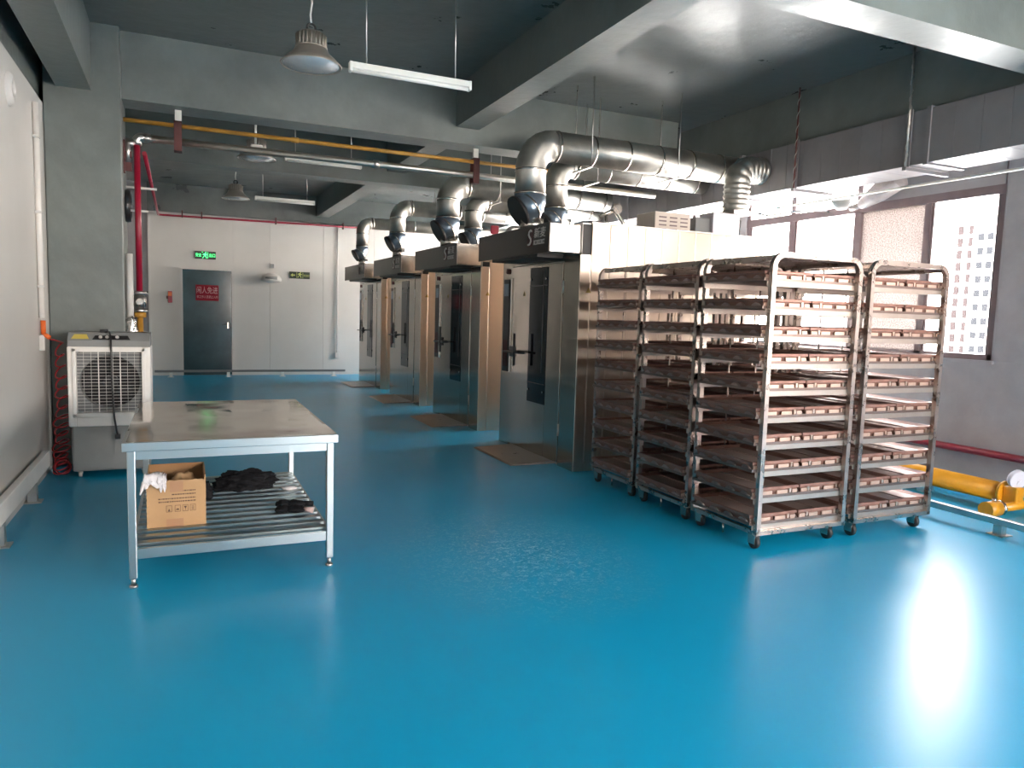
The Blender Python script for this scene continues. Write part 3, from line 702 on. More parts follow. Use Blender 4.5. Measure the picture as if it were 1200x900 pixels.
NP = lambda X, Z: (lambda x, y, dd: (X+x, YF-.0045-dd, Z+y))
part('heading', text_geo('闲人免进', .145, NP(.31, 1.735), .002, .41), 'sign_pink', t)
part('small_line', text_geo('非工作人员禁止入内', .062, NP(.31, 1.635), .002, .41), 'sign_pink', t)
t = thing('wall_conduit', 'thin white conduit down the far wall ending in a socket', 'conduit', (3.24, YF-.03, .4))
part('pipe', G().tube([(3.24, YF-.03, .48), (3.24, YF-.03, 3.36)], .013, 8), 'white', t)
part('socket', G().box(3.19, YF-.05, .38, 3.29, YF-.016, .50, .006), 'white', t)

# guard rails
def rail(lab, p0, p1, z0, z1, th, feet, ax, kind='rail'):
    t = thing('guard_rail', lab, 'rail', ((p0[0]+p1[0])/2, (p0[1]+p1[1])/2, 0), 'low steel guard rails')
    g = G(); d = th/2
    if ax == 'x': g.box(p0[0], p0[1]-d, z0, p1[0], p1[1]+d, z1, .006).box(p0[0], p0[1]-d-.004, z1-.03, p1[0], p0[1]-d, z1)
    else: g.box(p0[0]-d, p0[1], z0, p1[0]+d, p1[1], z1, .006)
    part('beam', g, 'white_dirty' if 'left wall' in lab else 'grey_dark' if ax == 'x' else 'steel_dull', t)
    for f in feet:
        x, y = (f, p0[1]) if ax == 'x' else (p0[0], f)
        part('foot', G().box(x-.03, y-.03, .008, x+.03, y+.03, z0).box(x-.06, y-.06, 0, x+.06, y+.06, .008), 'tube_white' if ax == 'x' else 'steel_dull', t)
rail('low steel guard rail along the foot of the far wall', (-.5, 16.45), (3.35, 16.45), .10, .145, .05, (-.2, .9, 2.0, 3.1), 'x')
rail('low steel guard rail along the foot of the left wall', (-1.02, -1.0), (-1.02, 6.95), .14, .27, .05, (1.2, 3.2, 5.2, 6.3), 'y')
rail('low steel guard rail on the floor right of the racks', (5.42, 1.0), (5.42, 5.9), .075, .125, .05, (1.6, 3.25, 5.0), 'y')

# right wall pipes
t = thing('red_water_pipe', 'red pipe low along the wall behind the right racks', 'pipe', (6.75, 4, .3))
part('pipe', G().tube([(6.80, YB+.1, .345), (6.80, 5.94, .345)], .035, 12), 'red', t)
g = G()
for yy in (-2, 0, 2, 3.6, 5.4): g.box(6.77, yy-.015, .30, XR-.0005, yy+.015, .312)
part('bracket', g, 'steel_dull', t)
t = thing('gas_main', 'thick yellow gas pipe on the floor beside the right racks', 'pipe', (6.2, 4.5, .05))
part('pipe', G().tube([(6.2, 3.72, .145), (6.2, 7.9, .145)], .083, 22), 'yellow', t)
part('flange', G().cyl((6.2, 3.695, .145), (6.2, 3.72, .145), .10, 22), 'yellow', t)
part('drop', G().box(6.15, 3.58, .04, 6.25, 3.694, .215, .012).tube([(5.98, 3.60, .065), (6.5, 3.60, .065)], .036, 14), 'yellow', t)
c = part('blind_cap', G().cyl((5.80, 3.60, .065), (5.945, 3.60, .065), .062, 20), 'yellow', t)
part('bolt_ring', G().cyl((5.945, 3.60, .065), (5.962, 3.60, .065), .064, 8).cyl((5.964, 3.60, .065), (5.98, 3.60, .065), .064, 8).cyl((5.90, 3.60, .12), (5.90, 3.60, .15), .018, 8), 'steel', c)
part('hand_wheel', G().cyl((6.2, 3.64, .21), (6.2, 3.60, .275), .014, 8).cyl((6.215, 3.64, .285), (6.20, 3.60, .275), .075, 22), 'lavender', t, 'pale round hand wheel')
for yy in (4.4, 6.4): part('support', G().box(6.12, yy-.03, 0, 6.28, yy+.03, .065), 'steel_dull', t)
solo('window_conduit', G().tube([(6.58, YB, 2.87), (6.58, 6.9, 2.87)], .014, 8), 'tube_white', 'thin pale conduit running below the big grey duct', 'conduit')
t = thing('wrapped_pipe', 'grey wrapped pipe stub above the window frame', 'pipe', (6.72, 5.6, 2.78))
part('sleeve', G().tube([(6.76, 5.36, 3.0), (6.77, 5.62, 2.90), (6.80, 5.86, 2.80)], .1, 16, rs=[.10,.105,.05]), 'insul', t)
part('stub', G().tube([(6.80, 5.86, 2.80), (6.84, 6.02, 2.79)], .035, 10), 'insul', t)
part('funnel', G().tube([(6.72, 6.05, 2.90), (6.76, 6.08, 2.78)], .1, 16, rs=[.13,.06]), 'grey_plastic', t)
solo('loose_cable', G().tube([(5.79, 6.33, 2.68), (5.9, 6.3, 2.66), (6.2, 6.25, 2.72), (6.6, 6.35, 2.79), (6.916, 6.4, 2.80)], .010, 6), 'black', 'black cable sagging from the fan box towards the window', 'cable')

# left wall items
t = thing('pipe_sleeve', 'round white collar around a hole high on the left wall', 'collar', (XL, 6.22, 2.85))
part('collar', G().lathe([(.05,0),(.05,.03),(.09,.035),(.115,.012),(.12,.0)], (XL, 6.22, 2.95), 28, 'x'), 'white', t)
part('hole', G().cyl((XL+.001, 6.22, 2.95), (XL+.004, 6.22, 2.95), .055, 20), 'grey_dark', t)
t = thing('air_line_conduit', 'white conduit down the left wall to an orange connector', 'conduit', (XL+.02, 7.12, 1.1))
part('pipe', G().tube([(XL+.022, 7.12, 1.35), (XL+.022, 7.12, 3.08)], .022, 10), 'white_dirty', t)
g = G()
for zz in (1.6, 2.2, 2.8): g.box(XL, 7.085, zz, XL+.048, 7.155, zz+.02)
part('clip', g, 'white', t)
part('connector', G().cyl((XL+.03, 7.12, 1.22), (XL+.03, 7.12, 1.33), .019, 12).cyl((XL+.03, 7.12, 1.22), (XL+.075, 7.10, 1.19), .018, 10), 'orange', t, 'orange connector')
part('regulator', G().box(XL, 7.10, 1.08, XL+.04, 7.14, 1.21, .006), 'white', t)
pts = []; turns = 15; n = turns*16
for k in range(n+1):
    u = k/n; a = 2*PI*turns*u; rad = (.030+.026*min(1, u*1.8))*(1+.35*noise.noise(Vector((u*9, 1, 2))))
    z = 1.08*(1-u)**1.35+.045; cx = -.945+.01*math.sin(5*u)
    pts.append((cx+rad*math.cos(a), 7.22+rad*1.25*math.sin(a), z+.028*math.sin(a+.6)+.018*noise.noise(Vector((u*14, 5, 2)))*(1-u)))
pts = [(XL+.078, 7.10, 1.175), (-.97, 7.14, 1.17)]+pts
t = thing('coiled_air_hose', 'red coiled air hose hanging between the left wall and the cooler', 'hose', (-.945, 7.22, 0))
part('coil', G().tube(pts, .0065, 7), 'hose', t)
part('loop', G().ring((-.945, 7.20, .075), .055, .0065, 'y', 24, 6).ring((-.935, 7.17, .08), .06, .0065, 'y', 24, 6), 'hose', t)

# ================================================================== AIR COOLER
cx0, cx1, cy0, cy1 = -.87, -.245, 7.05, 7.50
t = thing('air_cooler', 'white and grey evaporative air cooler with a round fan grille', 'cooler', ((cx0+cx1)/2, (cy0+cy1)/2, 0))
part('water_tank', G().box(cx0+.015, cy0+.02, .05, cx1-.015, cy1-.01, .47, .02).box(cx1-.30, cy0+.012, .19, cx1-.285, cy0+.022, .38), 'grey_plastic', t)
ox0, ox1, oz0, oz1 = -.805, -.315, .555, 1.075
g = G().box(cx0, cy0, .44, ox0, cy1, 1.12, .012).box(ox1, cy0, .44, cx1, cy1, 1.12, .012)
g.box(ox0-.01, cy0, .44, ox1+.01, cy1, oz0, .01).box(ox0-.01, cy0, oz1, ox1+.01, cy1, 1.12, .01)
part('body', g, 'white_dirty', t)
g = G()
for (a, b, c, e) in ((ox0-.03, oz0-.035, ox0, oz1+.03), (ox1, oz0-.035, ox1+.03, oz1+.03), (ox0-.03, oz0-.035, ox1+.03, oz0), (ox0-.03, oz1, ox1+.03, oz1+.03)):
    g.box(a, cy0-.012, b, c, cy0+.01, e, .006)
part('grille_frame', g, 'white_dirty', t)
fcx, fcz = (ox0+ox1)/2, (oz0+oz1)/2
# fan plate with round hole
g = G(); n = 40; R = .228; outer = []; inner = []
for k in range(n+1):
    a = 2*PI*k/n; c, s = math.cos(a), math.sin(a); m = min(.245/max(abs(c), 1e-6), .26/max(abs(s), 1e-6))
    outer.append((fcx+c*m, cy0+.05, fcz+s*m)); inner.append((fcx+R*c, cy0+.05, fcz+R*s))
g.quadstrip(outer, inner, False); g.quadstrip(inner, [(p[0], cy0+.16, p[2]) for p in inner])
part('fan_shroud', g, 'grey_dark', t)
f = part('fan', G().cyl((fcx, cy0+.08, fcz), (fcx, cy0+.17, fcz), .055, 20), 'black', t)
for k in range(5):
    a = 2*PI*k/5; pa = []; pb = []
    for q in range(6):
        rr = .05+.165*q/5; w = .055+.05*q/5
        for s, lst, dy in ((-1, pa, .03), (1, pb, -.03)):
            an = a+s*w/rr*.5; lst.append((fcx+rr*math.cos(an), cy0+.125+dy, fcz+rr*math.sin(an)))
    part('blade', G().quadstrip(pa, pb), 'dark', f)
part('backing', G().box(ox0, cy0+.19, oz0, ox1, cy0+.20, oz1), 'dark', t)
g = G()
for k in range(19):
    z = oz0+.012+k*(oz1-oz0-.024)/18; g.box(ox0, cy0+.012, z-.0013, ox1, cy0+.016, z+.0013)
for k in range(1, 9):
    x = ox0+k*(ox1-ox0)/9; th = .0035 if k in (3, 6) else .0007
    g.box(x-th, cy0+.004, oz0, x+th, cy0+.014, oz1)
part('louvre_grille', g, 'white_dirty', t)
g = G().prism([(cy0+.005, 1.12), (cy1, 1.12), (cy1, 1.235), (cy0+.10, 1.235), (cy0+.02, 1.17)], 'x', cx0+.004, cx1-.004)
top = part('lid', g, 'grey_plastic', t)
SL = lambda u, v, d: (cx0+u, cy0+.02+v*.08-d*.06, 1.17+v*.065+d*.08)
def on_slope(u0, v0, u1, v1, th):
    return G().add([SL(u0,v0,0),SL(u1,v0,0),SL(u1-.02,v1,0),SL(u0+.02,v1,0),SL(u0,v0,th),SL(u1,v0,th),SL(u1-.02,v1,th),SL(u0+.02,v1,th)], [(0,1,2,3),(4,5,6,7),(0,1,5,4),(1,2,6,5),(2,3,7,6),(3,0,4,7)])
cp = part('control_panel', on_slope(.185, .12, .47, .62, .03), 'black', top)
g = G()
for u in (.245, .295, .37): g.cyl(SL(u, .36, .03), SL(u, .36, .14), .014, 14)
part('knob', g, 'white', cp)
part('label', on_slope(.03, .2, .16, .75, .02), 'gold', top, 'yellow label')
part('power_cord', G().tube([(-.60, 7.22, 1.243), (-.56, 7.12, 1.243), (-.545, 7.05, 1.20), (-.542, 7.03, 1.10), (-.54, 7.025, .8), (-.53, 7.025, .52), (-.515, 7.03, .40), (-.505, 7.03, .36)], .008, 8)
     .box(-.525, 7.01, .33, -.485, 7.05, .37, .004).box(-.64, 7.20, 1.237, -.57, 7.235, 1.262, .006), 'black', t)
for (xx, yy) in ((cx0+.07, cy0+.07), (cx1-.07, cy0+.07), (cx0+.07, cy1-.07), (cx1-.07, cy1-.07)):
    part('caster', G().cyl((xx-.012, yy, .025), (xx+.012, yy, .025), .025, 14).box(xx-.018, yy-.012, .03, xx+.018, yy+.012, .055), 'white', t)

# ================================================================== WORK TABLE
tx0, tx1, ty0, ty1 = -.285, .815, 4.17, 5.90
t = thing('work_table', 'stainless work table with a slatted lower shelf', 'table', ((tx0+tx1)/2, (ty0+ty1)/2, 0))
# slightly dished polished sheet
n1, n2 = 22, 30; g = G(); vs = []
for j in range(n2+1):
    for i in range(n1+1):
        u, v = i/n1, j/n2
        e = min(1, 8*min(u, 1-u))*min(1, 8*min(v, 1-v))
        z = .782+e*(.0045*noise.noise(Vector((u*3.1, v*3.7, 2)))+.002*noise.noise(Vector((u*7, v*9, 5))))
        vs.append((tx0+.003+(tx1-tx0-.006)*u, ty0+.003+(ty1-ty0-.006)*v, z))
g.add(vs, [(j*(n1+1)+i, j*(n1+1)+i+1, (j+1)*(n1+1)+i+1, (j+1)*(n1+1)+i) for j in range(n2) for i in range(n1)], True)
part('tabletop', g, 'table_top', t)
g = G().box(tx0, ty0, .735, tx1, ty0+.02, .782, .003).box(tx0, ty1-.02, .735, tx1, ty1, .782, .003).box(tx0, ty0+.02, .735, tx0+.02, ty1-.02, .782, .003).box(tx1-.02, ty0+.02, .735, tx1, ty1-.02, .782, .003)
g.box(tx0+.02, ty0+.02, .765, tx1-.02, ty1-.02, .772)
part('rim', g, 'table_steel', t)
lx0, lx1, ly0, ly1 = tx0+.04, tx1-.04, ty0+.045, ty1-.045
part('apron', G().box(lx0, ly0-.012, .685, lx1, ly0+.012, .733).box(lx0, ly1-.012, .685, lx1, ly1+.012, .733).box(lx0-.012, ly0, .685, lx0+.012, ly1, .733).box(lx1-.012, ly0, .685, lx1+.012, ly1, .733), 'table_steel', t)
for xx in (lx0, lx1):
    for yy in (ly0, ly1):
        l = part('leg', G().box(xx-.02, yy-.02, .05, xx+.02, yy+.02, .74, .005), 'table_steel', t)
        part('foot', G().cyl((xx, yy, 0), (xx, yy, .012), .022, 14).cyl((xx, yy, .012), (xx, yy, .05), .012, 10), 'steel_dull', l)
part('shelf_frame', G().box(lx0+.02, ly0-.015, .155, lx1-.02, ly0+.015, .21, .003).box(lx0+.02, ly1-.015, .155, lx1-.02, ly1+.015, .21, .003)
     .box(lx0-.015, ly0+.02, .155, lx0+.015, ly1-.02, .205, .003).box(lx1-.015, ly0+.02, .155, lx1+.015, ly1-.02, .205, .003), 'table_steel', t)
g = G(); k = 0; y = ly0+.06
while y < ly1-.04: g.box(lx0+.005, y-.028, .205, lx1-.005, y+.028, .226, .004); y += .114
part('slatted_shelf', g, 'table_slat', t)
ZS = .2265
# cardboard box
bx0, bx1, by0, by1, bz = -.19, .12, 4.52, 4.86, ZS
t = thing('cardboard_box', 'open brown cardboard box on the table shelf', 'box', ((bx0+bx1)/2, (by0+by1)/2, bz))
g = G().box(bx0, by0, bz, bx1, by1, bz+.006)
pts = []; n = 34
for k in range(n+1):
    u = k/n; pts.append((bx0+(bx1-bx0)*u, bz+.268+.006*noise.noise(Vector((u*14, 0, 1)))+(.012 if u < .15 else 0)))
poly = [(bx0, bz+.006), (bx1, bz+.006)]+pts[::-1]
for k in range(n):
    a, b = pts[k], pts[k+1]
    g.prism([(a[0], bz+.006), (b[0], bz+.006), b, a], 'y', by0, by0+.006)
g.prism([(by0+.006, bz+.006), (by1, bz+.006), (by1, bz+.30), (by0+.006, bz+.29)], 'x', bx1-.006, bx1)
g.prism([(by0+.006, bz+.006), (by1, bz+.006), (by1, bz+.30), (by0+.006, bz+.27)], 'x', bx0, bx0+.006)
part('carton', g, 'card', t)
part('back_wall', G().box(bx0+.006, by1-.006, bz+.006, bx1-.006, by1, bz+.30), 'card_in', t)
part('lining', G().box(bx1-.009, by0+.008, bz+.008, bx1-.0065, by1-.008, bz+.285).box(bx0+.0065, by0+.008, bz+.008, bx0+.009, by1-.008, bz+.265), 'card_in', t)
part('packing_tape', G().box(bx0+.12, by0-.0012, bz+.20, bx0+.19, by0, bz+.262), 'tape', t); part('packing_tape', G().box(bx0+.10, by0-.0012, bz+.0, bx0+.19, by0, bz+.045), 'tape', t)
g = G(); random.seed(3)
for (zz, u0, u1) in ((.203, .15, .255), (.183, .13, .255), (.160, .06, .255), (.142, .06, .255)):
    u = u0
    while u < u1:
        w = random.uniform(.004, .014); g.box(bx0+u, by0-.001, bz+zz, bx0+min(u+w, u1), by0, bz+zz+.0065); u += w+.003
for k, u in enumerate((.10, .145, .185, .225)):
    x = bx0+u; z = bz+.085
    for (a, b, c, d) in ((0,0,.03,.002),(0,.036,.03,.038),(0,0,.002,.038),(.028,0,.03,.038)): g.box(x+a, by0-.001, z+b, x+c, by0, z+d)
    if k == 0: g.prism([(x+.009, z+.004), (x+.021, z+.004), (x+.015, z+.022)], 'y', by0-.001, by0)
    elif k == 1: g.prism([(x+.006, z+.010), (x+.024, z+.010), (x+.02, z+.018), (x+.01, z+.018)], 'y', by0-.001, by0)
    elif k == 2: g.prism([(x+.007, z+.03), (x+.024, z+.03), (x+.0155, z+.014)], 'y', by0-.001, by0).box(x+.0145, by0-.001, z+.006, x+.0165, by0, z+.016)
    else: g.box(x+.008, by0-.001, z+.008, x+.022, by0, z+.012).box(x+.008, by0-.001, z+.018, x+.022, by0, z+.022).box(x+.008, by0-.001, z+.028, x+.022, by0, z+.03)
part('printed_marks', g, 'ink', t)
# contents and cloth
solo('paper_bundle', lump((.0, 4.70, bz+.012), .10, .10, .165, .25, 2, 5, 4), 'card', 'brown crumpled wrapping inside the cardboard box', 'wrapping')
t = thing('white_cloth', 'crumpled white rag hanging over the left corner of the cardboard box', 'cloth', (-.165, 4.55, bz+.25))
def drape(x0, x1, yf, zt, drop, seed):
    a = []; g = G(); nx, ny = 18, 16; vs = []
    for j in range(ny+1):
        for i in range(nx+1):
            u, v = i/nx, j/ny; x = x0+(x1-x0)*u
            nn = noise.noise(Vector((u*4+seed, v*4, seed)))*.012+noise.noise(Vector((u*10+seed, v*9, 3)))*.006
            dr = drop*(.55+.45*abs(math.sin(u*5+seed)))
            if v < .45: y = yf+.10*(1-v/.45); z = zt+.012-.01*(1-v/.45)+nn+.012
            else: q = (v-.45)/.55; y = yf-.006-.014*q-abs(nn)*.9; z = zt+.02-dr*q+nn*.5
            vs.append((x+nn*.8, y, z))
    g.add(vs, [(j*(nx+1)+i, j*(nx+1)+i+1, (j+1)*(nx+1)+i+1, (j+1)*(nx+1)+i) for j in range(ny) for i in range(nx)], True); return g
part('rag', drape(-.20, -.105, by0, bz+.285, .075, 1.3), 'cloth_white', t)
part('tail', drape(-.12, -.088, by0, bz+.275, .09, 4.1), 'cloth_white', t)
part('loose_strip', G().tube([(-.20, 4.515, bz+.27), (-.212, 4.505, bz+.23), (-.222, 4.50, bz+.20)], .008, 6, rs=[.012, .009, .004]), 'cloth_white', t)

solo('black_rag', lump((.40, 5.36, ZS), .20, .13, .075, .30, 2.2, 2, 5), 'cloth_black', 'large rumpled black cloth at the back of the table shelf', 'cloth')
solo('black_cloth', lump((.10, 5.14, ZS), .075, .09, .07, .35, 2.6, 9, 4), 'cloth_black', 'small black cloth beside the cardboard box', 'cloth')
def glove(x, y, rz, lab, pink):
    t = thing('work_glove', lab, 'glove', (x, y, ZS), 'gloves on the table shelf')
    c, s = math.cos(rz), math.sin(rz); W = lambda a, b, z: (x+a*c-b*s, y+a*s+b*c, ZS+z)
    bm = bmesh.new(); bmesh.ops.create_uvsphere(bm, u_segments=18, v_segments=10, radius=1)
    for v in bm.verts: v.co = Vector(W(v.co.x*.065+.006*noise.noise(v.co*3), v.co.y*.05, .020+v.co.z*.019))
    part('palm', G().bm(bm, True), 'cloth_black', t)
    g = G()
    for k, (ln, b) in enumerate(((.055,-.036),(.068,-.013),(.064,.011),(.05,.034))):
        g.tube([W(.045, b, .02), W(.075, b*1.15, .026), W(.05+ln, b*1.3, .022), W(.06+ln, b*1.35, .012)], .012, 8, rs=[.0125,.012,.0115,.007])
    g.tube([W(-.01, -.045, .018), W(.025, -.07, .02), W(.05, -.078, .013)], .012, 8, rs=[.013,.012,.007])
    part('fingers', g, 'cloth_black', t)
    part('cuff', G().tube([W(-.05, 0, .02), W(-.075, 0, .02), W(-.105, .004, .018)], .02, 12, rs=[.018,.0175,.0178]), 'glove_pink' if pink else 'cloth_black', t, 'pinkish cuff' if pink else None)
glove(.66, 4.74, 2.9, 'black work glove lying at the right end of the table shelf, rear one', False)
glove(.64, 4.60, 2.75, 'black work glove with a pinkish cuff at the right of the table shelf', True)
solo('white_scrap', lump((.68, 5.22, ZS), .05, .03, .012, .3, 3, 4, 3), 'cloth_white', 'small white scrap beside the large black cloth', 'scrap')

# ================================================================== RACKS, TRAYS, PANS
RW, RD, RH = .80, .68, 1.945
LV = [.125+.178*i for i in range(10)]          # underside of each cross ledge
LH = .033
def make_rack():
    r = thing('bakery_rack', None, None, (0,0,0))
    P = .017
    for y in (P, RD-P):
        path = arc_path([(P, y, .10), (P, y, RH-P), (RW-P, y, RH-P), (RW-P, y, .10)], .085, 8)
        part('arch_frame', G().tube(path, P, square=True), 'rack_steel', r)
    g = G().box(.0, 0, .096, RW, .032, .124).box(0, RD-.032, .096, RW, RD, .124).box(0, .032, .096, .03, RD-.032, .124).box(RW-.03, .032, .096, RW, RD-.032, .124)
    part('base_frame', g, 'rack_steel', r)
    part('top_panel', G().box(.06, .034, RH-.030, RW-.06, RD-.034, RH-.022).box(.04, .034, RH-.055, .06, RD-.034, RH-.018).box(RW-.06, .034, RH-.055, RW-.04, RD-.034, RH-.018), 'rack_steel', r)
    for z in LV:
        for s in (0, 1):                        # angle ledges across the front and the rear arch
            y0, y1 = (.034, .037) if s == 0 else (RD-.037, RD-.034)
            ya, yb = (.034, .060) if s == 0 else (RD-.060, RD-.034)
            part('ledge', G().box(-.012, y0, z, RW+.012, y1, z+LH).box(0, ya, z+LH-.003, RW, yb, z+LH), 'ledge', r)
    for x in (RW*.34, RW*.66): part('stop_rod', G().tube([(x, RD-.012, .10), (x, RD-.012, RH-.03)], .006, 6), 'rack_steel', r)
    for x in (.015, RW-.015): part('foot_pin', G().cyl((x, RD*.5, .025), (x, RD*.5, .097), .007, 8), 'rack_steel', r)
    for (x, y) in ((.025, .055), (RW-.12, .055), (.025, RD-.075), (RW-.12, RD-.075)):
        c = part('caster', G().box(x-.026, y-.026, .090, x+.026, y+.026, .0962).box(x-.023, y-.04, .034, x-.018, y+.024, .092).box(x+.018, y-.04, .034, x+.023, y+.024, .092), 'steel', r)
        part('wheel', G().lathe([(0,-.016),(.036,-.016),(.046,-.011),(.046,.011),(.036,.016),(0,.016)], (x, y-.012, .046), 22, 'x'), 'dark', c)
        part('hub', G().cyl((x-.0175, y-.012, .046), (x+.0175, y-.012, .046), .014, 12), 'steel', c)
    return r
TW, TD = .862, .606
def make_tray():
    r = thing('baking_tray', None, None, (0,0,0))
    part('sheet', G().box(0, 0, 0, TW, TD, .0025), 'tray', r)
    g = G().box(0, 0, .0025, TW, .004, .018).box(0, TD-.004, .0025, TW, TD, .018).box(0, .004, .0025, .004, TD-.004, .018).box(TW-.004, .004, .0025, TW, TD-.004, .018)
    part('lip', g, 'tray', r)
    return r
PW, PD, PH = .418, .588, .064
def make_pan():
    r = thing('baking_pan', None, None, (0,0,0))
    # tapered shell with rim band, rolled edge and shallow inside
    def loop(i, z): return [(i, i, z), (PW-i, i, z), (PW-i, PD-i, z), (i, PD-i, z)]
    rings = [loop(.020, 0), loop(.011, .038), loop(.009, .044), loop(0, .046), loop(0, PH-.003), loop(.003, PH), loop(.012, PH), loop(.016, PH-.003), loop(.046, PH-.015)]
    vs = [p for l in rings for p in l]; fs = [(3,2,1,0)]
    for k in range(len(rings)-1):
        for j in range(4): fs.append((k*4+j, k*4+(j+1)%4, (k+1)*4+(j+1)%4, (k+1)*4+j))
    part('shell', G().add(vs, fs), 'pan', r)
    g = G().add(loop(.046, PH-.015)+loop(.048, PH-.018), [(0,1,2,3),(7,6,5,4),(0,1,5,4),(1,2,6,5),(2,3,7,6),(3,0,4,7)])
    g.box(PW*.5-.006, .046, PH-.0155, PW*.5+.006, PD-.046, PH-.009)
    part('pan_floor', g, 'pan_in', r, 'paler inside of the pan')
    g = G().box(.012, .0015, .004, PW-.012, .006, .012)
    for a, b in ((.03, .16), (.24, .44), (.54, .76), (.86, .97)): g.box(PW*a, .001, .012, PW*b, .009, .036)
    part('front_flange', g, 'flange', r, 'pale notched front band')
    for x in (PW*.20, PW*.82): part('front_strap', G().box(x-.008, .0012, .016, x+.008, .013, .047), 'strap', r, 'bright upright strap')
    for x, sgn in ((.012, -1), (PW-.012, 1)):   # strip of half-round pressings down each long side
        g = G().box(x-.002, .02, .003, x+.002, PD-.02, .010)
        for k in range(4):
            y = PD*(k+.5)/4; n = 8; a = []; b = []
            for q in range(n+1):
                t = PI*q/n; a.append((x+sgn*.008, y+.036*math.cos(t), .010+.022*math.sin(t))); b.append((x-sgn*.006, y+.050*math.cos(t), .006+.032*math.sin(t)))
            g.quadstrip(a, b); g.add(a, [list(range(n+1))], False)
        part('side_strip', g, 'pressing', r)
    return r
rack0, tray0, pan0 = make_rack(), make_tray(), make_pan()
used = {'r': False, 't': False, 'p': False}
def take(src, key):
    if not used[key]: used[key] = True; return src
    return copy_tree(src)
ordn = ['bottom', 'second', 'third', 'fourth', 'fifth', 'sixth', 'seventh', 'eighth', 'ninth', 'top']
rng = random.Random(11)
RX = {'aisle': 3.42, 'window': 4.305}; RY = {'front': 3.575, 'middle': 4.30, 'rear': 5.025}
for side in ('aisle', 'window'):
    for row in ('front', 'middle', 'rear'):
        x, y = RX[side], RY[row]
        r = take(rack0, 'r'); r.location = (x, y, 0)
        tag(r, 'steel trolley rack full of brown pans, %s one of the row on the %s side' % (row, side), 'rack', 'bakery trolley racks')
        for i, z in enumerate(LV):
            t = take(tray0, 't'); jx = rng.uniform(-.006, .006)
            t.location = (x-.031+jx, y+.0372, z+LH+.0006)
            tag(t, 'thin metal tray on the %s level of the %s rack in the %s side row' % (ordn[i], row, side), 'tray', 'trays in the trolley racks')
            for h in (0, 1):
                p = take(pan0, 'p')
                p.location = (t.location.x+.0075+h*(PW+.010)+rng.uniform(-.001, .001), t.location.y+.009+rng.uniform(-.003, .003), z+LH+.0036)
                tag(p, 'brown baking pan, %s half of the %s level, %s rack of the %s side row' % (('left', 'right')[h], ordn[i], row, side), 'pan', 'brown pans in the trolley racks')

# ================================================================== OUTSIDE
solo('ground', G().box(8, -150, -14.2, 320, 260, -14), 'ground', 'pale ground far below the window', 'ground', kind='structure')
bxx = 120
t = thing('apartment_tower', 'white apartment tower seen through the right window pane', 'building', (bxx+8, 78, -14))
part('wall', G().box(bxx, 58, -14, bxx+16, 84.5, 20), 'bldg', t)
for (a, b) in ((82.3, 83.1), (80.6, 81.2)):
    for k in range(16): part('strip', G().box(bxx-.3, a, -13+k*2.0, bxx, b, -11.6+k*2.0), 'bldg_pink', t, 'pinkish upright strip')
for fl_ in range(12):
    for cc in range(4):
        z = -9.5+fl_*2.3; y = 79.2-cc*1.55
        part('window_pane', G().box(bxx-.12, y-.5, z, bxx+.1, y+.5, z+1.15), 'bldg_glass', t)
solo('neighbour_block', G().box(150, 84, -14, 165, 150, 8).box(149, 84, 8, 166, 150, 8.8), 'bldg', 'low pale block standing beyond the apartment tower', 'building')

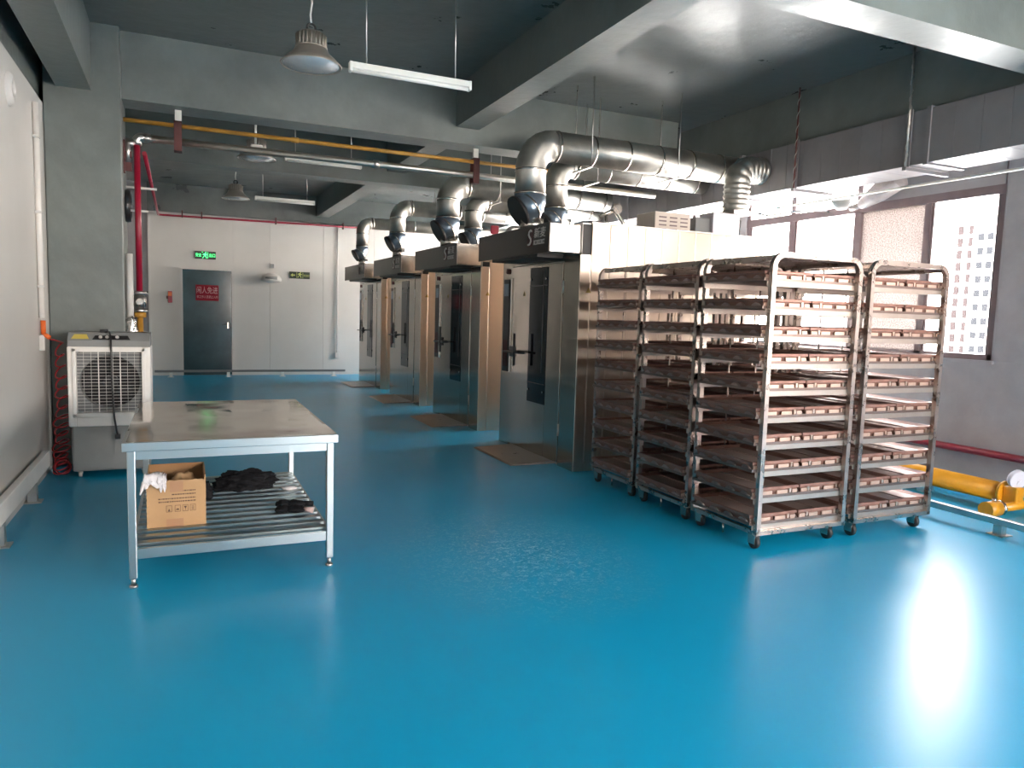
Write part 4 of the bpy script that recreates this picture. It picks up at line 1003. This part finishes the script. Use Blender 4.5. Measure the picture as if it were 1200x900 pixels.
# ================================================================== LIGHT
w = bpy.data.worlds.new('sky'); SC.world = w; w.use_nodes = True
nt = w.node_tree; bg = nt.nodes['Background']
tc = nt.nodes.new('ShaderNodeTexCoord'); sp = nt.nodes.new('ShaderNodeSeparateXYZ'); rp = nt.nodes.new('ShaderNodeValToRGB')
nt.links.new(tc.outputs['Generated'], sp.inputs[0]); nt.links.new(sp.outputs['Z'], rp.inputs['Fac'])
e = rp.color_ramp.elements
e[0].position = 0; e[0].color = (1, .87, .78, 1); e[1].position = .8; e[1].color = (.86, .90, 1, 1)
nt.links.new(rp.outputs['Color'], bg.inputs['Color']); bg.inputs['Strength'].default_value = 14.0
sd = bpy.data.lights.new('sun', 'SUN'); sd.energy = 14; sd.angle = .03; sd.color = (1, .93, .85)
so = bpy.data.objects.new('sun', sd); COL.objects.link(so)
so.rotation_euler = Vector((.80, .35, -.50)).to_track_quat('-Z', 'Y').to_euler()
for (a, b) in wins:                       # sampling portals at the real window openings
    ld = bpy.data.lights.new('window_portal', 'AREA'); ld.shape = 'RECTANGLE'; ld.size = WZ1-WZ0; ld.size_y = b-a
    ld.cycles.is_portal = True
    lo = bpy.data.objects.new('window_portal', ld); COL.objects.link(lo)
    lo.location = (XR+.24, (a+b)/2, (WZ0+WZ1)/2); lo.rotation_euler = (0, PI/2, 0)
for (a, b) in fwins:
    ld = bpy.data.lights.new('window_portal', 'AREA'); ld.shape = 'RECTANGLE'; ld.size = b-a; ld.size_y = 2.1
    ld.cycles.is_portal = True
    lo = bpy.data.objects.new('window_portal', ld); COL.objects.link(lo)
    lo.location = ((a+b)/2, YB-.19, 2.05); lo.rotation_euler = (PI/2, 0, 0)

# ================================================================== CAMERA
yaw, pitch, roll = math.radians(24.4770), math.radians(-5.4877), math.radians(1.7174)
f = Vector((math.sin(yaw)*math.cos(pitch), math.cos(yaw)*math.cos(pitch), math.sin(pitch)))
rt = Vector((math.cos(yaw), -math.sin(yaw), 0)); up = rt.cross(f)
r2 = rt*math.cos(roll)+up*math.sin(roll); u2 = -rt*math.sin(roll)+up*math.cos(roll)
cd = bpy.data.cameras.new('camera'); cd.sensor_width = 36; cd.lens = 854.63/1200*36; cd.clip_end = 800; cd.clip_start = .05
co = bpy.data.objects.new('camera', cd); COL.objects.link(co)
co.matrix_world = Matrix(((r2.x, u2.x, -f.x, 0), (r2.y, u2.y, -f.y, 0), (r2.z, u2.z, -f.z, 1.5), (0, 0, 0, 1)))
SC.camera = co
vs = SC.view_settings
SC.display_settings.display_device = 'sRGB'
vs.view_transform = 'Standard'; vs.look = 'None'; vs.exposure = 1.55; vs.gamma = 1.0; vs.use_curve_mapping = False
SC.cycles.use_denoising = True
SC.cycles.max_bounces = 10; SC.cycles.diffuse_bounces = 5; SC.cycles.glossy_bounces = 5
SC.cycles.transparent_max_bounces = 12
SC.cycles.sample_clamp_indirect = 12
SC.cycles.caustics_reflective = True
